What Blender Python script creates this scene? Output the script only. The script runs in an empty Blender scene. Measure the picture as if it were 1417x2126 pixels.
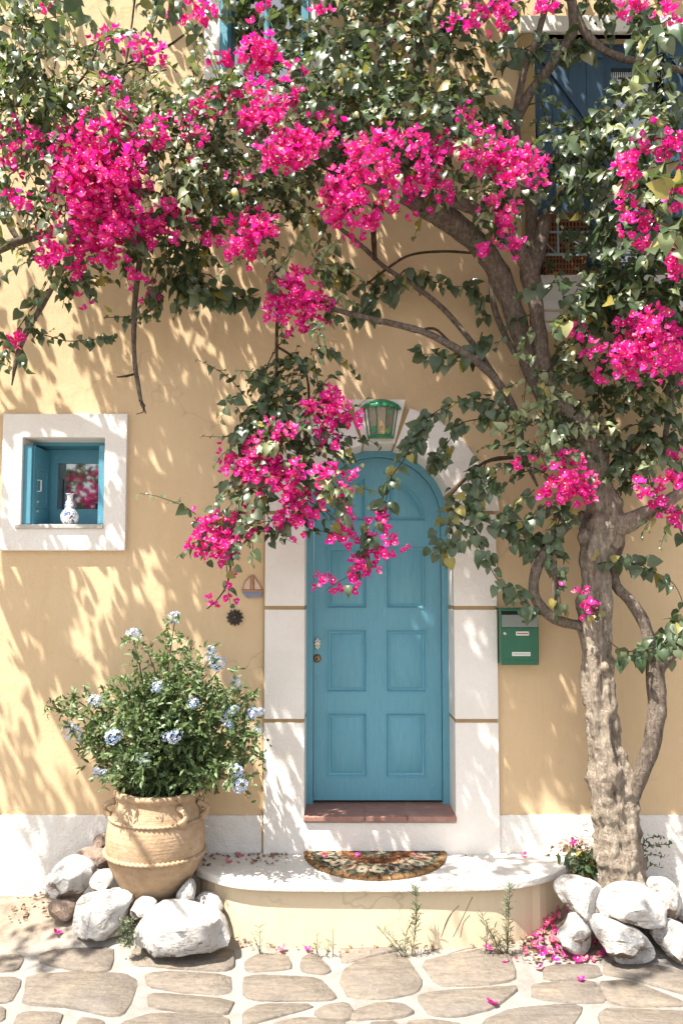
import bpy, bmesh, math, random
import numpy as np
from mathutils import Vector, Matrix, noise as mnoise

R = math.radians
rng = np.random.default_rng(7)
random.seed(7)
sc = bpy.context.scene
COL = sc.collection

# ------------------------------------------------------------------ camera
F_PX = 1700.0            # focal length in photograph pixels (2126 high)
CAM = Vector((0.0, -5.0, 1.935))
PITCH = R(4.0)
SHIFT = 38.0
cam_d = bpy.data.cameras.new('camera')
cam = bpy.data.objects.new('camera', cam_d)
COL.objects.link(cam)
cam.location = CAM
cam.rotation_euler = (R(90) + PITCH, 0, 0)
cam_d.sensor_fit = 'VERTICAL'
cam_d.sensor_height = 36.0
cam_d.lens = F_PX / 2126.0 * 36.0
cam_d.shift_y = SHIFT / 2126.0
cam_d.clip_end = 500
sc.camera = cam

# ------------------------------------------------------------------ light
SUN_L = Vector((0.42, 0.34, -1.0)).normalized()      # the way the light travels
world = bpy.data.worlds.new('World')
sc.world = world
world.use_nodes = True
wn = world.node_tree.nodes
wl = world.node_tree.links
bg = wn['Background']
sky = wn.new('ShaderNodeTexSky')
sky.sky_type = 'NISHITA'
sky.sun_disc = False
sky.sun_elevation = math.asin(-SUN_L.z)
sky.sun_rotation = math.atan2(-SUN_L.x, -SUN_L.y)
sky.dust_density = 2.5
sky.air_density = 1.0
sky.ozone_density = 0.6
hs = wn.new('ShaderNodeHueSaturation')
hs.inputs['Saturation'].default_value = 0.35
wl.new(sky.outputs[0], hs.inputs['Color'])
wl.new(hs.outputs[0], bg.inputs['Color'])
bg.inputs['Strength'].default_value = 0.105
sun_d = bpy.data.lights.new('sun', 'SUN')
sun_d.energy = 5.0
sun_d.angle = R(0.53)
sun_d.color = (1.0, 0.93, 0.83)
sun = bpy.data.objects.new('sun', sun_d)
COL.objects.link(sun)
sun.rotation_euler = SUN_L.to_track_quat('-Z', 'Y').to_euler()
sun.location = (-4, -4, 12)
sc.view_settings.view_transform = 'Standard'
sc.view_settings.look = 'None'
sc.view_settings.gamma = 1
sc.view_settings.use_curve_mapping = False
sc.view_settings.exposure = 1.55
sc.cycles.max_bounces = 8
sc.cycles.diffuse_bounces = 5
sc.cycles.transparent_max_bounces = 8
sc.cycles.use_denoising = True

# ------------------------------------------------------------------ helpers
CP, SP = math.cos(PITCH), math.sin(PITCH)


def ray(px, py):
    u = (px - 708.5) / F_PX
    v = (1063.0 - py + SHIFT) / F_PX
    return Vector((u, CP - v * SP, SP + v * CP))


def at(px, py, y):
    """the point of the place that the photograph shows at a pixel, on the plane y"""
    d = ray(px, py)
    t = (y - CAM.y) / d.y
    return CAM + d * t


def at_z(px, py, z):
    d = ray(px, py)
    t = (z - CAM.z) / d.z
    return CAM + d * t


def to_px(p):
    d = Vector(p) - CAM
    f = d.y * CP + d.z * SP
    v = -d.y * SP + d.z * CP
    return 708.5 + F_PX * d.x / f, 1063.0 + SHIFT - F_PX * v / f


def srgb(r, g, b):
    def c(x):
        x /= 255.0
        return x / 12.92 if x <= 0.04045 else ((x + 0.055) / 1.055) ** 2.4
    return (c(r), c(g), c(b))


def tag(o, label=None, cat=None, group=None, kind=None):
    if label: o['label'] = label
    if cat: o['category'] = cat
    if group: o['group'] = group
    if kind: o['kind'] = kind
    return o


def thing(name, label, cat, loc=(0, 0, 0), group=None):
    o = bpy.data.objects.new(name, None)
    o.empty_display_size = 0.1
    COL.objects.link(o)
    o.location = loc
    return tag(o, label, cat, group)


def link(o, parent=None):
    COL.objects.link(o)
    if parent is not None:
        o.parent = parent
        if parent.type == 'EMPTY':
            o.location = -parent.location
    return o


def new_mesh(name, verts, faces, mats, smooth=False, fmat=None, auto=None):
    me = bpy.data.meshes.new(name)
    me.from_pydata([tuple(v) for v in verts], [], [tuple(f) for f in faces])
    if not isinstance(mats, (list, tuple)): mats = [mats]
    for m in mats: me.materials.append(m)
    if fmat is not None:
        me.polygons.foreach_set('material_index', np.array(fmat, dtype=np.int32))
    if smooth:
        me.polygons.foreach_set('use_smooth', np.ones(len(me.polygons), dtype=bool))
    me.update()
    return me


def obj(name, verts, faces, mat, parent=None, smooth=False, fmat=None):
    o = bpy.data.objects.new(name, new_mesh(name, verts, faces, mat, smooth, fmat))
    return link(o, parent)


def inst(name, mesh, M, parent=None):
    o = bpy.data.objects.new(name, mesh)
    COL.objects.link(o)
    if parent is not None:
        o.parent = parent
        M = M.copy()
        if parent.type == 'EMPTY':
            M.translation = M.translation - parent.location
    o.matrix_local = M
    return o


def sharp(o, angle=35):
    me = o.data
    me.polygons.foreach_set('use_smooth', np.ones(len(me.polygons), dtype=bool))
    bm = bmesh.new(); bm.from_mesh(me)
    for e in bm.edges:
        if len(e.link_faces) == 2 and e.calc_face_angle(0) > R(angle):
            e.smooth = False
    bm.to_mesh(me); bm.free()
    return o


def bevel(o, w=0.004, seg=2):
    bm = bmesh.new(); bm.from_mesh(o.data)
    bmesh.ops.remove_doubles(bm, verts=bm.verts, dist=1e-5)
    bmesh.ops.recalc_face_normals(bm, faces=bm.faces)
    es = [e for e in bm.edges if len(e.link_faces) == 2 and e.calc_face_angle(0) > R(28)]
    if es:
        bmesh.ops.bevel(bm, geom=es, offset=w, segments=seg, profile=0.6, affect='EDGES', clamp_overlap=True)
    bm.to_mesh(o.data); bm.free()
    return o


class MB:
    """collects verts and faces of one mesh"""
    def __init__(s):
        s.v = []; s.f = []; s.m = []

    def add(s, vs, fs, mi=0):
        n = len(s.v)
        s.v += [tuple(v) for v in vs]
        s.f += [tuple(i + n for i in f) for f in fs]
        s.m += [mi] * len(fs)
        return s

    def box(s, x0, x1, y0, y1, z0, z1, mi=0):
        vs = [(x0, y0, z0), (x1, y0, z0), (x1, y1, z0), (x0, y1, z0),
              (x0, y0, z1), (x1, y0, z1), (x1, y1, z1), (x0, y1, z1)]
        fs = [(0, 3, 2, 1), (4, 5, 6, 7), (0, 1, 5, 4), (1, 2, 6, 5), (2, 3, 7, 6), (3, 0, 4, 7)]
        return s.add(vs, fs, mi)

    def bar(s, a, b, w, t=None, up=(0, -1, 0), mi=0):
        """a straight bar of rectangular section from a to b"""
        a, b = Vector(a), Vector(b)
        t = t or w
        d = (b - a).normalized()
        u = Vector(up); u = (u - d * u.dot(d))
        if u.length < 1e-4:
            u = Vector((0, 0, 1)); u = u - d * u.dot(d)
        u.normalize()
        w_ = d.cross(u)
        vs = []
        for p in (a, b):
            for sx, sy in ((-1, -1), (1, -1), (1, 1), (-1, 1)):
                vs.append(p + w_ * (sx * w / 2) + u * (sy * t / 2))
        fs = [(3, 2, 1, 0), (4, 5, 6, 7), (0, 1, 5, 4), (1, 2, 6, 5), (2, 3, 7, 6), (3, 0, 4, 7)]
        return s.add(vs, fs, mi)

    def prism(s, loops, y0, y1, mi=0):
        """an outline in x,z (first loop) with holes (the others), between the planes y0 (front) and y1"""
        flat = [p for lp in loops for p in lp]
        n = len(flat)
        bm = bmesh.new()
        bv = [bm.verts.new((x, z, 0)) for x, z in flat]
        bm.verts.index_update()
        k = 0; es = []
        for lp in loops:
            for i in range(len(lp)): es.append(bm.edges.new((bv[k + i], bv[k + (i + 1) % len(lp)])))
            k += len(lp)
        bmesh.ops.triangle_fill(bm, use_beauty=True, use_dissolve=False, edges=es)
        tris = [tuple(v.index for v in f.verts) for f in bm.faces]
        bm.free()
        vs = [(x, y0, z) for x, z in flat] + [(x, y1, z) for x, z in flat]
        fs = []
        for t in tris:
            a, b, c = [flat[i] for i in t]
            ar = (b[0] - a[0]) * (c[1] - a[1]) - (b[1] - a[1]) * (c[0] - a[0])
            t = t if ar > 0 else (t[0], t[2], t[1])
            fs.append(tuple(t))
            fs.append((t[0] + n, t[2] + n, t[1] + n))
        k = 0
        for li, lp in enumerate(loops):
            m = len(lp)
            area = sum(lp[i][0] * lp[(i + 1) % m][1] - lp[(i + 1) % m][0] * lp[i][1] for i in range(m))
            flip = (area > 0) != (li == 0)
            for i in range(m):
                a, b = k + i, k + (i + 1) % m
                q = (a, a + n, b + n, b)
                fs.append(q[::-1] if flip else q)
            k += m
        return s.add(vs, fs, mi)

    def lathe(s, prof, c, n=32, mi=0, a0=0.0, a1=2 * math.pi, tilt=None):
        full = abs(a1 - a0 - 2 * math.pi) < 1e-6
        m = n if full else n + 1
        vs = []
        for r, z in prof:
            for i in range(m):
                a = a0 + (a1 - a0) * i / n
                p = Vector((r * math.cos(a), r * math.sin(a), z))
                if tilt is not None: p = tilt @ p
                vs.append(Vector(c) + p)
        fs = []
        for j in range(len(prof) - 1):
            for i in range(n):
                i2 = (i + 1) % m
                fs.append((j * m + i, j * m + i2, (j + 1) * m + i2, (j + 1) * m + i))
        return s.add(vs, fs, mi)

    def tube(s, pts, rad, sides=6, mi=0, cap=True, rough=0.0, rscale=8.0, seed=0.0, ridges=0.0):
        pts = [Vector(p) for p in pts]
        n = len(pts)
        if not hasattr(rad, '__len__'): rad = [rad] * n
        t0 = (pts[1] - pts[0]).normalized()
        u = t0.orthogonal().normalized()
        vs = []
        for i, p in enumerate(pts):
            t = (pts[min(i + 1, n - 1)] - pts[max(i - 1, 0)])
            t = t.normalized() if t.length > 1e-9 else t0
            u = (u - t * u.dot(t))
            u = u.normalized() if u.length > 1e-6 else t.orthogonal().normalized()
            w = t.cross(u)
            for k in range(sides):
                a = 2 * math.pi * k / sides
                d = u * math.cos(a) + w * math.sin(a)
                q = p + d * rad[i]
                if rough:
                    nn = mnoise.noise(q * rscale + Vector((seed, 0, 0))) + 0.5 * mnoise.noise(q * rscale * 2.3 + Vector((0, seed, 0)))
                    if ridges:
                        w3 = Vector((q.x * 17, q.y * 17, q.z * 7 + seed)); w4 = Vector((q.x * 42, q.y * 42, q.z * 17 + seed))
                        nn += ridges / max(rough, .01) * (.34 * (0.5 - 2 * abs(mnoise.noise(w3))) + .16 * (0.5 - 2 * abs(mnoise.noise(w4))))
                    q = p + d * rad[i] * (1 + rough * nn + ridges * mnoise.noise(Vector((d.x * 2.2, d.y * 2.2, p.z * 2.5 + seed))) + ridges * .55 * mnoise.noise(Vector((d.x * 6, d.y * 6, p.z * 4 + seed))))
                vs.append(q)
        fs = []
        for i in range(n - 1):
            for k in range(sides):
                k2 = (k + 1) % sides
                fs.append((i * sides + k, i * sides + k2, (i + 1) * sides + k2, (i + 1) * sides + k))
        if cap:
            fs.append(tuple(range(sides))[::-1])
            fs.append(tuple((n - 1) * sides + k for k in range(sides)))
        return s.add(vs, fs, mi)

    def build(s, name, mat, parent=None, smooth=False):
        mats = mat if isinstance(mat, (list, tuple)) else [mat]
        return obj(name, s.v, s.f, mats, parent, smooth, s.m if len(mats) > 1 else None)


def spline(pts, step):
    """Catmull-Rom through pts (tuples of any length), resampled about every `step` along the first three numbers"""
    P = np.array(pts, dtype=float)
    P = np.vstack([2 * P[0] - P[1], P, 2 * P[-1] - P[-2]])
    out = []
    for i in range(1, len(P) - 2):
        p0, p1, p2, p3 = P[i - 1], P[i], P[i + 1], P[i + 2]
        n = max(1, int(np.linalg.norm((p2 - p1)[:3]) / step))
        for k in range(n):
            t = k / n
            out.append(0.5 * (2 * p1 + (p2 - p0) * t + (2 * p0 - 5 * p1 + 4 * p2 - p3) * t * t + (3 * p1 - p0 - 3 * p2 + p3) * t ** 3))
    out.append(P[-2])
    return np.array(out)


# ------------------------------------------------------------------ materials
def material(name, color, rough=0.7, spec=0.3, metallic=0.0):
    m = bpy.data.materials.new(name)
    m.use_nodes = True
    b = m.node_tree.nodes['Principled BSDF']
    b.inputs['Base Color'].default_value = (*color, 1)
    b.inputs['Roughness'].default_value = rough
    b.inputs['Specular IOR Level'].default_value = spec
    b.inputs['Metallic'].default_value = metallic
    return m


class NT:
    """small helper to wire nodes"""
    def __init__(s, m):
        s.m = m; s.t = m.node_tree; s.n = s.t.nodes; s.l = s.t.links
        s.b = s.n['Principled BSDF']; s.out = s.n['Material Output']
        s.co = s.n.new('ShaderNodeTexCoord')

    def map(s, scale=(1, 1, 1), src='Object', rot=(0, 0, 0)):
        k = s.n.new('ShaderNodeMapping')
        k.inputs['Scale'].default_value = scale
        k.inputs['Rotation'].default_value = rot
        s.l.new(s.co.outputs[src], k.inputs[0])
        return k.outputs[0]

    def noise(s, vec, scale, detail=4, rough=0.55, dist=0.0):
        k = s.n.new('ShaderNodeTexNoise')
        k.inputs['Scale'].default_value = scale
        k.inputs['Detail'].default_value = detail
        k.inputs['Roughness'].default_value = rough
        k.inputs['Distortion'].default_value = dist
        s.l.new(vec, k.inputs['Vector'])
        return k.outputs['Fac']

    def voro(s, vec, scale, feature='F1', out='Distance', rnd=1.0):
        k = s.n.new('ShaderNodeTexVoronoi')
        k.feature = feature
        k.inputs['Scale'].default_value = scale
        k.inputs['Randomness'].default_value = rnd
        s.l.new(vec, k.inputs['Vector'])
        return k.outputs[out]

    def ramp(s, fac, stops, interp='LINEAR'):
        k = s.n.new('ShaderNodeValToRGB')
        k.color_ramp.interpolation = interp
        e = k.color_ramp.elements
        while len(e) < len(stops): e.new(0.5)
        for el, (p, c) in zip(e, stops):
            el.position = p
            el.color = (*c, 1) if hasattr(c, '__len__') else (c, c, c, 1)
        s.l.new(fac, k.inputs[0])
        return k.outputs[0]

    def mix(s, fac, a, b, mode='MIX'):
        k = s.n.new('ShaderNodeMix'); k.data_type = 'RGBA'; k.blend_type = mode
        for sock, v in ((k.inputs[0], fac), (k.inputs[6], a), (k.inputs[7], b)):
            if hasattr(v, 'is_linked'): s.l.new(v, sock)
            elif hasattr(v, '__len__'): sock.default_value = (*v, 1)
            else: sock.default_value = v
        return k.outputs[2]

    def math(s, op, a, b=0.0):
        k = s.n.new('ShaderNodeMath'); k.operation = op
        for i, v in enumerate((a, b)):
            if hasattr(v, 'is_linked'): s.l.new(v, k.inputs[i])
            else: k.inputs[i].default_value = v
        return k.outputs[0]

    def color(s, c): s.l.new(c, s.b.inputs['Base Color']); return s

    def rough(s, c): s.l.new(c, s.b.inputs['Roughness']); return s

    def bump(s, h, dist=0.01, strength=1.0, prev=None):
        k = s.n.new('ShaderNodeBump')
        k.inputs['Distance'].default_value = dist
        k.inputs['Strength'].default_value = strength
        s.l.new(h, k.inputs['Height'])
        if prev is not None: s.l.new(prev, k.inputs['Normal'])
        s.l.new(k.outputs[0], s.b.inputs['Normal'])
        return k.outputs[0]

    def sep(s, src='Object'):
        k = s.n.new('ShaderNodeSeparateXYZ'); s.l.new(s.co.outputs[src], k.inputs[0]); return k.outputs

    def island(s):
        return s.n.new('ShaderNodeNewGeometry').outputs['Random Per Island']

    def objrand(s):
        return s.n.new('ShaderNodeObjectInfo').outputs['Random']


def m_stucco(name, c, c2, stain, bump=0.004):
    m = material(name, c, 0.92, 0.1); t = NT(m)
    v = t.map()
    vb = t.map((1, 1, 0.22))
    big = t.noise(v, 1.3, 5, 0.6)
    col = t.mix(t.ramp(big, [(0.3, 0.0), (0.7, 1.0)]), c, c2)
    st = t.noise(t.map((1.6, 1, 0.35)), 3.0, 6, 0.65)
    col = t.mix(t.ramp(st, [(0.55, 0.0), (0.8, 0.35)]), col, stain)
    fine = t.noise(v, 170, 2, 0.6)
    brush = t.noise(vb, 45, 4, 0.65)
    mid = t.noise(v, 9, 3, 0.5)
    col = t.mix(t.ramp(brush, [(0.3, 0.12), (0.7, 0.0)]), col, stain)
    wv = t.n.new('ShaderNodeVectorMath'); wv.operation = 'ADD'
    nz = t.n.new('ShaderNodeTexNoise'); nz.inputs['Scale'].default_value = 5; t.l.new(v, nz.inputs['Vector'])
    sc2 = t.n.new('ShaderNodeVectorMath'); sc2.operation = 'SCALE'; sc2.inputs[3].default_value = .35; t.l.new(nz.outputs['Color'], sc2.inputs[0])
    t.l.new(v, wv.inputs[0]); t.l.new(sc2.outputs[0], wv.inputs[1])
    ck = t.voro(wv.outputs[0], 0.9, 'DISTANCE_TO_EDGE')
    ckm = t.math('MULTIPLY', t.ramp(ck, [(0.0, 1.0), (0.006, 0.0)]), t.ramp(t.noise(v, 1.1, 2), [(0.5, 0.0), (0.6, 0.32)]))
    col = t.mix(ckm, col, tuple(x * .4 for x in stain))
    run = t.noise(t.map((5, 1, 0.25)), 2.2, 5, 0.7)
    col = t.mix(t.ramp(run, [(0.60, 0.0), (0.85, 0.30)]), col, tuple(x * .75 for x in stain))
    t.color(col)
    h = t.math('ADD', t.math('MULTIPLY', fine, 0.8), t.math('MULTIPLY', brush, 0.7))
    h = t.math('ADD', h, t.math('MULTIPLY', mid, 1.5))
    t.bump(h, bump, 1.0)
    return m


def m_white(name, c=(0.74, 0.71, 0.67), bump=0.0025, dirt=0.5, specks=0.0):
    m = material(name, c, 0.8, 0.2); t = NT(m)
    v = t.map()
    n1 = t.noise(v, 2.2, 6, 0.65)
    col = t.mix(t.ramp(n1, [(0.45, 0.0), (0.8, dirt)]), c, (c[0] * .78, c[1] * .72, c[2] * .64))
    if specks:
        sp = t.voro(t.map((1, 1, 1.6)), 26)
        reg = t.ramp(t.noise(v, 1.9, 3, 0.5), [(0.52, 0.0), (0.66, 1.0)])
        ms = t.math('MULTIPLY', t.ramp(sp, [(0.06, 1.0), (0.15, 0.0)]), reg)
        col = t.mix(t.math('MULTIPLY', ms, specks), col, (0.10, 0.085, 0.07))
    t.color(col)
    pit = t.ramp(t.voro(v, 38), [(0.03, 0.6), (0.10, 0.0)])
    col = t.mix(t.math('MULTIPLY', pit, t.ramp(t.noise(v, 4, 3), [(0.5, 0.0), (0.6, 0.8)])), col, tuple(x * .55 for x in c))
    t.color(col)
    h = t.math('ADD', t.noise(v, 70, 3, 0.6), t.math('MULTIPLY', t.noise(v, 14, 3, 0.5), 1.6))
    t.bump(h, bump * 1.5, 1.0)
    return m


def m_paint(name, c, worn=(0.45, 0.55, 0.56), amount=0.25, rough=0.42):
    m = material(name, c, rough, 0.45); t = NT(m)
    v = t.map()
    g = t.noise(t.map((14, 14, 1.2)), 6, 5, 0.6)
    n = t.noise(v, 5, 6, 0.65)
    col = t.mix(t.ramp(n, [(0.3, 0.0), (0.75, 0.35)]), c, (c[0] * .8 + .01, c[1] * .86, c[2] * .88))
    w = t.ramp(t.noise(v, 34, 8, 0.75), [(0.60, 0.0), (0.70, amount)])
    col = t.mix(w, col, worn)
    col = t.mix(t.ramp(g, [(0.35, 0.22), (0.5, 0.0)]), col, tuple(x * .6 for x in c))
    col = t.mix(t.ramp(g, [(0.58, 0.0), (0.75, 0.25)]), col, tuple(min(1, x * 1.25 + .03) for x in c))
    col = t.mix(t.ramp(t.noise(t.map((1, 1, .5)), 55, 6, 0.8), [(0.70, 0.0), (0.73, 0.6)]), col, tuple(x * .35 for x in c))
    t.color(col)
    t.rough(t.ramp(n, [(0.3, rough - .06), (0.7, rough + .14)]))
    t.bump(t.math('ADD', t.math('MULTIPLY', g, 0.7), t.noise(v, 60, 2, 0.5)), 0.0012, 0.8)
    return m


def m_bark(name, c1, c2, c3, sc_=1.0):
    m = material(name, c1, 0.9, 0.15); t = NT(m)
    v = t.map()
    vs = t.map((1, 1, 0.3))
    n = t.noise(v, 16 * sc_, 8, 0.7, 0.6)
    col = t.ramp(n, [(0.28, c1), (0.5, c2), (0.72, c3)])
    col = t.mix(t.ramp(t.noise(vs, 60, 4, 0.7), [(0.4, 0.5), (0.62, 0.0)]), col, tuple(x * .45 for x in c1))
    t.color(col)
    h = t.math('ADD', t.noise(vs, 45 * sc_, 8, 0.75, 0.8), t.math('MULTIPLY', t.noise(v, 14 * sc_, 6, 0.7, 0.5), 1.3))
    h = t.math('ADD', h, t.math('MULTIPLY', t.voro(t.map((1, 1, .4)), 26 * sc_), 0.5))
    t.bump(h, 0.034, 1.0)
    return m


def m_leaf(name, c1, c2, c3, rough=0.42, trans=0.28, tcol=None, odd=None):
    m = material(name, c1, rough, 0.5); t = NT(m)
    r = t.island()
    k = t.n.new('ShaderNodeObjectInfo')
    r2 = t.math('FRACT', t.math('ADD', r, k.outputs['Random']))
    col = t.ramp(r2, [(0.0, c1), (0.5, c2), (0.93, c3), (0.965, odd or c3), (1.0, odd or c3)])
    nz = t.noise(t.map(src='Object'), 60, 3, 0.6)
    col = t.mix(t.ramp(nz, [(0.35, 0.25), (0.65, 0.0)]), col, tuple(x * .6 for x in c1))
    t.color(col)
    tr = t.n.new('ShaderNodeBsdfTranslucent')
    tc = t.mix(0.55, col, tcol if tcol else (0.16, 0.24, 0.03))
    t.l.new(tc, tr.inputs[0])
    mx = t.n.new('ShaderNodeMixShader'); mx.inputs[0].default_value = trans
    t.l.new(t.b.outputs[0], mx.inputs[1]); t.l.new(tr.outputs[0], mx.inputs[2])
    t.l.new(mx.outputs[0], t.out.inputs[0])
    return m


def m_stone(name, cs, scale=6, rough=0.85, bump=0.01, layered=False, rnd=0.25):
    m = material(name, cs[0], rough, 0.25); t = NT(m)
    v = t.map()
    n = t.noise(v, scale, 8, 0.68, 0.5)
    col = t.ramp(n, [(0.25 + 0.5 * i / (len(cs) - 1), c) for i, c in enumerate(cs)])
    if rnd:
        col = t.mix(t.math('MULTIPLY', t.objrand(), rnd), col, tuple(x * .55 for x in cs[0]), 'MIX')
    fine = t.noise(v, scale * 9, 4, 0.7)
    if layered:
        st = t.noise(t.map((1.0, 5.0, 5.0), rot=(0, 0, 0.25)), 5, 8, 0.75, 0.8)
        col = t.mix(t.ramp(st, [(0.30, 0.6), (0.48, 0.0)]), col, tuple(x * .55 for x in cs[0]))
        col = t.mix(t.ramp(st, [(0.55, 0.0), (0.75, 0.5)]), col, tuple(min(1, x * 1.25) for x in cs[-1]))
        n = t.math('ADD', n, t.math('MULTIPLY', st, 0.8))
        col = t.mix(t.ramp(t.noise(v, 2.3, 3), [(0.5, 0.0), (0.68, 0.45)]), col, (0.19, 0.175, 0.16))
    col = t.mix(t.ramp(fine, [(0.35, 0.35), (0.6, 0.0)]), col, tuple(x * .5 for x in cs[0]))
    t.color(col)
    h = t.math('ADD', t.math('MULTIPLY', n, 2.0), fine)
    t.bump(h, bump, 0.8)
    return m


M = {}
M['ochre'] = m_stucco('ochre_stucco', (0.58, 0.425, 0.258), (0.63, 0.475, 0.30), (0.48, 0.34, 0.19), 0.0035)
M['joint'] = m_stucco('ochre_joint', (0.36, 0.25, 0.125), (0.42, 0.30, 0.16), (0.27, 0.18, 0.09), 0.002)
M['white'] = m_white('white_plaster', (0.74, 0.70, 0.655))
M['plinth'] = m_white('plinth_plaster', (0.70, 0.675, 0.64), 0.004, 0.8, 0.9)
M['blue'] = m_paint('blue_door_paint', (0.115, 0.325, 0.42))
M['blue_win'] = m_paint('blue_window_paint', (0.075, 0.26, 0.35), amount=0.4)
M['shaded_blue'] = m_paint('shade_darkened_blue_paint', (0.028, 0.068, 0.115), amount=0.1, rough=0.55)  # shutter blue, darkened to put the shade up there into the colour
M['dark'] = material('dark_interior', (0.012, 0.011, 0.012), 0.9, 0.1)
M['terracotta'] = m_stone('terracotta_tile', [(0.27, 0.13, 0.105), (0.34, 0.18, 0.145), (0.42, 0.26, 0.21)], 10, 0.5, 0.002)
M['tile_grout'] = material('grout', (0.42, 0.33, 0.27), 0.9)
M['slab'] = m_white('step_slab', (0.60, 0.575, 0.535), 0.003, 0.9, 0.6)
M['riser'] = m_stucco('step_riser', (0.57, 0.465, 0.315), (0.62, 0.52, 0.37), (0.43, 0.34, 0.22), 0.002)
M['bark'] = m_bark('trunk_bark', (0.24, 0.19, 0.15), (0.45, 0.375, 0.295), (0.60, 0.525, 0.43))
M['bark2'] = m_bark('branch_bark', (0.14, 0.108, 0.088), (0.28, 0.225, 0.18), (0.41, 0.345, 0.28), 1.6)
M['twig'] = m_bark('twig_bark', (0.07, 0.05, 0.03), (0.13, 0.09, 0.06), (0.2, 0.15, 0.09), 2.0)
M['leaf'] = m_leaf('bougainvillea_leaf', (0.036, 0.066, 0.030), (0.072, 0.108, 0.054), (0.14, 0.165, 0.095), 0.33, odd=(0.30, 0.25, 0.06))
M['leaf_pale'] = m_leaf('sunlit_leaf', (0.14, 0.20, 0.08), (0.26, 0.31, 0.15), (0.36, 0.40, 0.24), 0.45, 0.3, (0.3, 0.36, 0.1))  # sunlit look of some leaves, painted in as a paler green
M['leaf_shrub'] = m_leaf('shrub_leaf', (0.055, 0.10, 0.035), (0.10, 0.155, 0.055), (0.18, 0.24, 0.10), 0.42, 0.28)
M['bract'] = m_leaf('magenta_bract', (0.70, 0.006, 0.22), (0.70, 0.022, 0.40), (0.80, 0.035, 0.20), 0.6, 0.4, (0.9, 0.01, 0.28), odd=(0.82, 0.22, 0.30))
M['bract_dry'] = m_leaf('fallen_bract', (0.55, 0.03, 0.14), (0.6, 0.12, 0.2), (0.5, 0.2, 0.2), 0.7, 0.3, (0.7, 0.1, 0.2))
M['cream'] = material('cream_flower', (0.75, 0.68, 0.42), 0.6)
M['plumb'] = m_leaf('pale_blue_petal', (0.36, 0.50, 0.78), (0.56, 0.65, 0.84), (0.74, 0.77, 0.86), 0.6, 0.3, (0.5, 0.6, 0.9))
M['pot'] = m_stone('clay', [(0.36, 0.20, 0.10), (0.47, 0.29, 0.155), (0.55, 0.36, 0.215)], 3.5, 0.8, 0.004, rnd=0)
M['rock'] = m_stone('whitewashed_rock', [(0.60, 0.565, 0.52), (0.74, 0.72, 0.69), (0.80, 0.79, 0.77)], 5, 0.8, 0.02, rnd=0.12)
M['rock_bare'] = m_stone('bare_rock', [(0.17, 0.115, 0.085), (0.33, 0.25, 0.20), (0.52, 0.47, 0.42)], 8, 0.85, 0.02)
M['paving'] = m_stone('schist_paving', [(0.145, 0.122, 0.102), (0.21, 0.18, 0.15), (0.245, 0.21, 0.17), (0.31, 0.245, 0.175)], 4, 0.8, 0.014, layered=True, rnd=0.22)
M['soil'] = m_stone('soil', [(0.10, 0.07, 0.045), (0.17, 0.125, 0.085), (0.26, 0.2, 0.14)], 14, 0.95, 0.02, rnd=0)
M['iron'] = material('pale_blue_iron', (0.30, 0.38, 0.42), 0.5, 0.5)
M['green_metal'] = m_paint('green_enamel', (0.008, 0.105, 0.052), amount=0.1, rough=0.3)
M['steel'] = material('steel', (0.55, 0.55, 0.53), 0.35, 0.5, 0.8)
M['brass'] = material('old_brass', (0.28, 0.19, 0.10), 0.45, 0.5, 0.7)
M['ceramic'] = material('white_ceramic', (0.72, 0.70, 0.62), 0.25, 0.5)
M['lamp_green'] = m_paint('green_lamp_metal', (0.012, 0.19, 0.085), amount=0.2, rough=0.25)

# ================================================================== GROUND
def hground(x, y):
    def ss(a, b, t):
        t = max(0, min(1, (t - a) / (b - a))); return t * t * (3 - 2 * t)
    h = 0.115 * ss(-0.62, -0.02, y)
    h += 0.10 * math.exp(-(((x + 1.22) / 0.42) ** 2 + ((y + 0.34) / 0.26) ** 2))
    h += 0.12 * math.exp(-(((x - 1.74) / 0.42) ** 2 + ((y + 0.30) / 0.26) ** 2))
    return h


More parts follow.
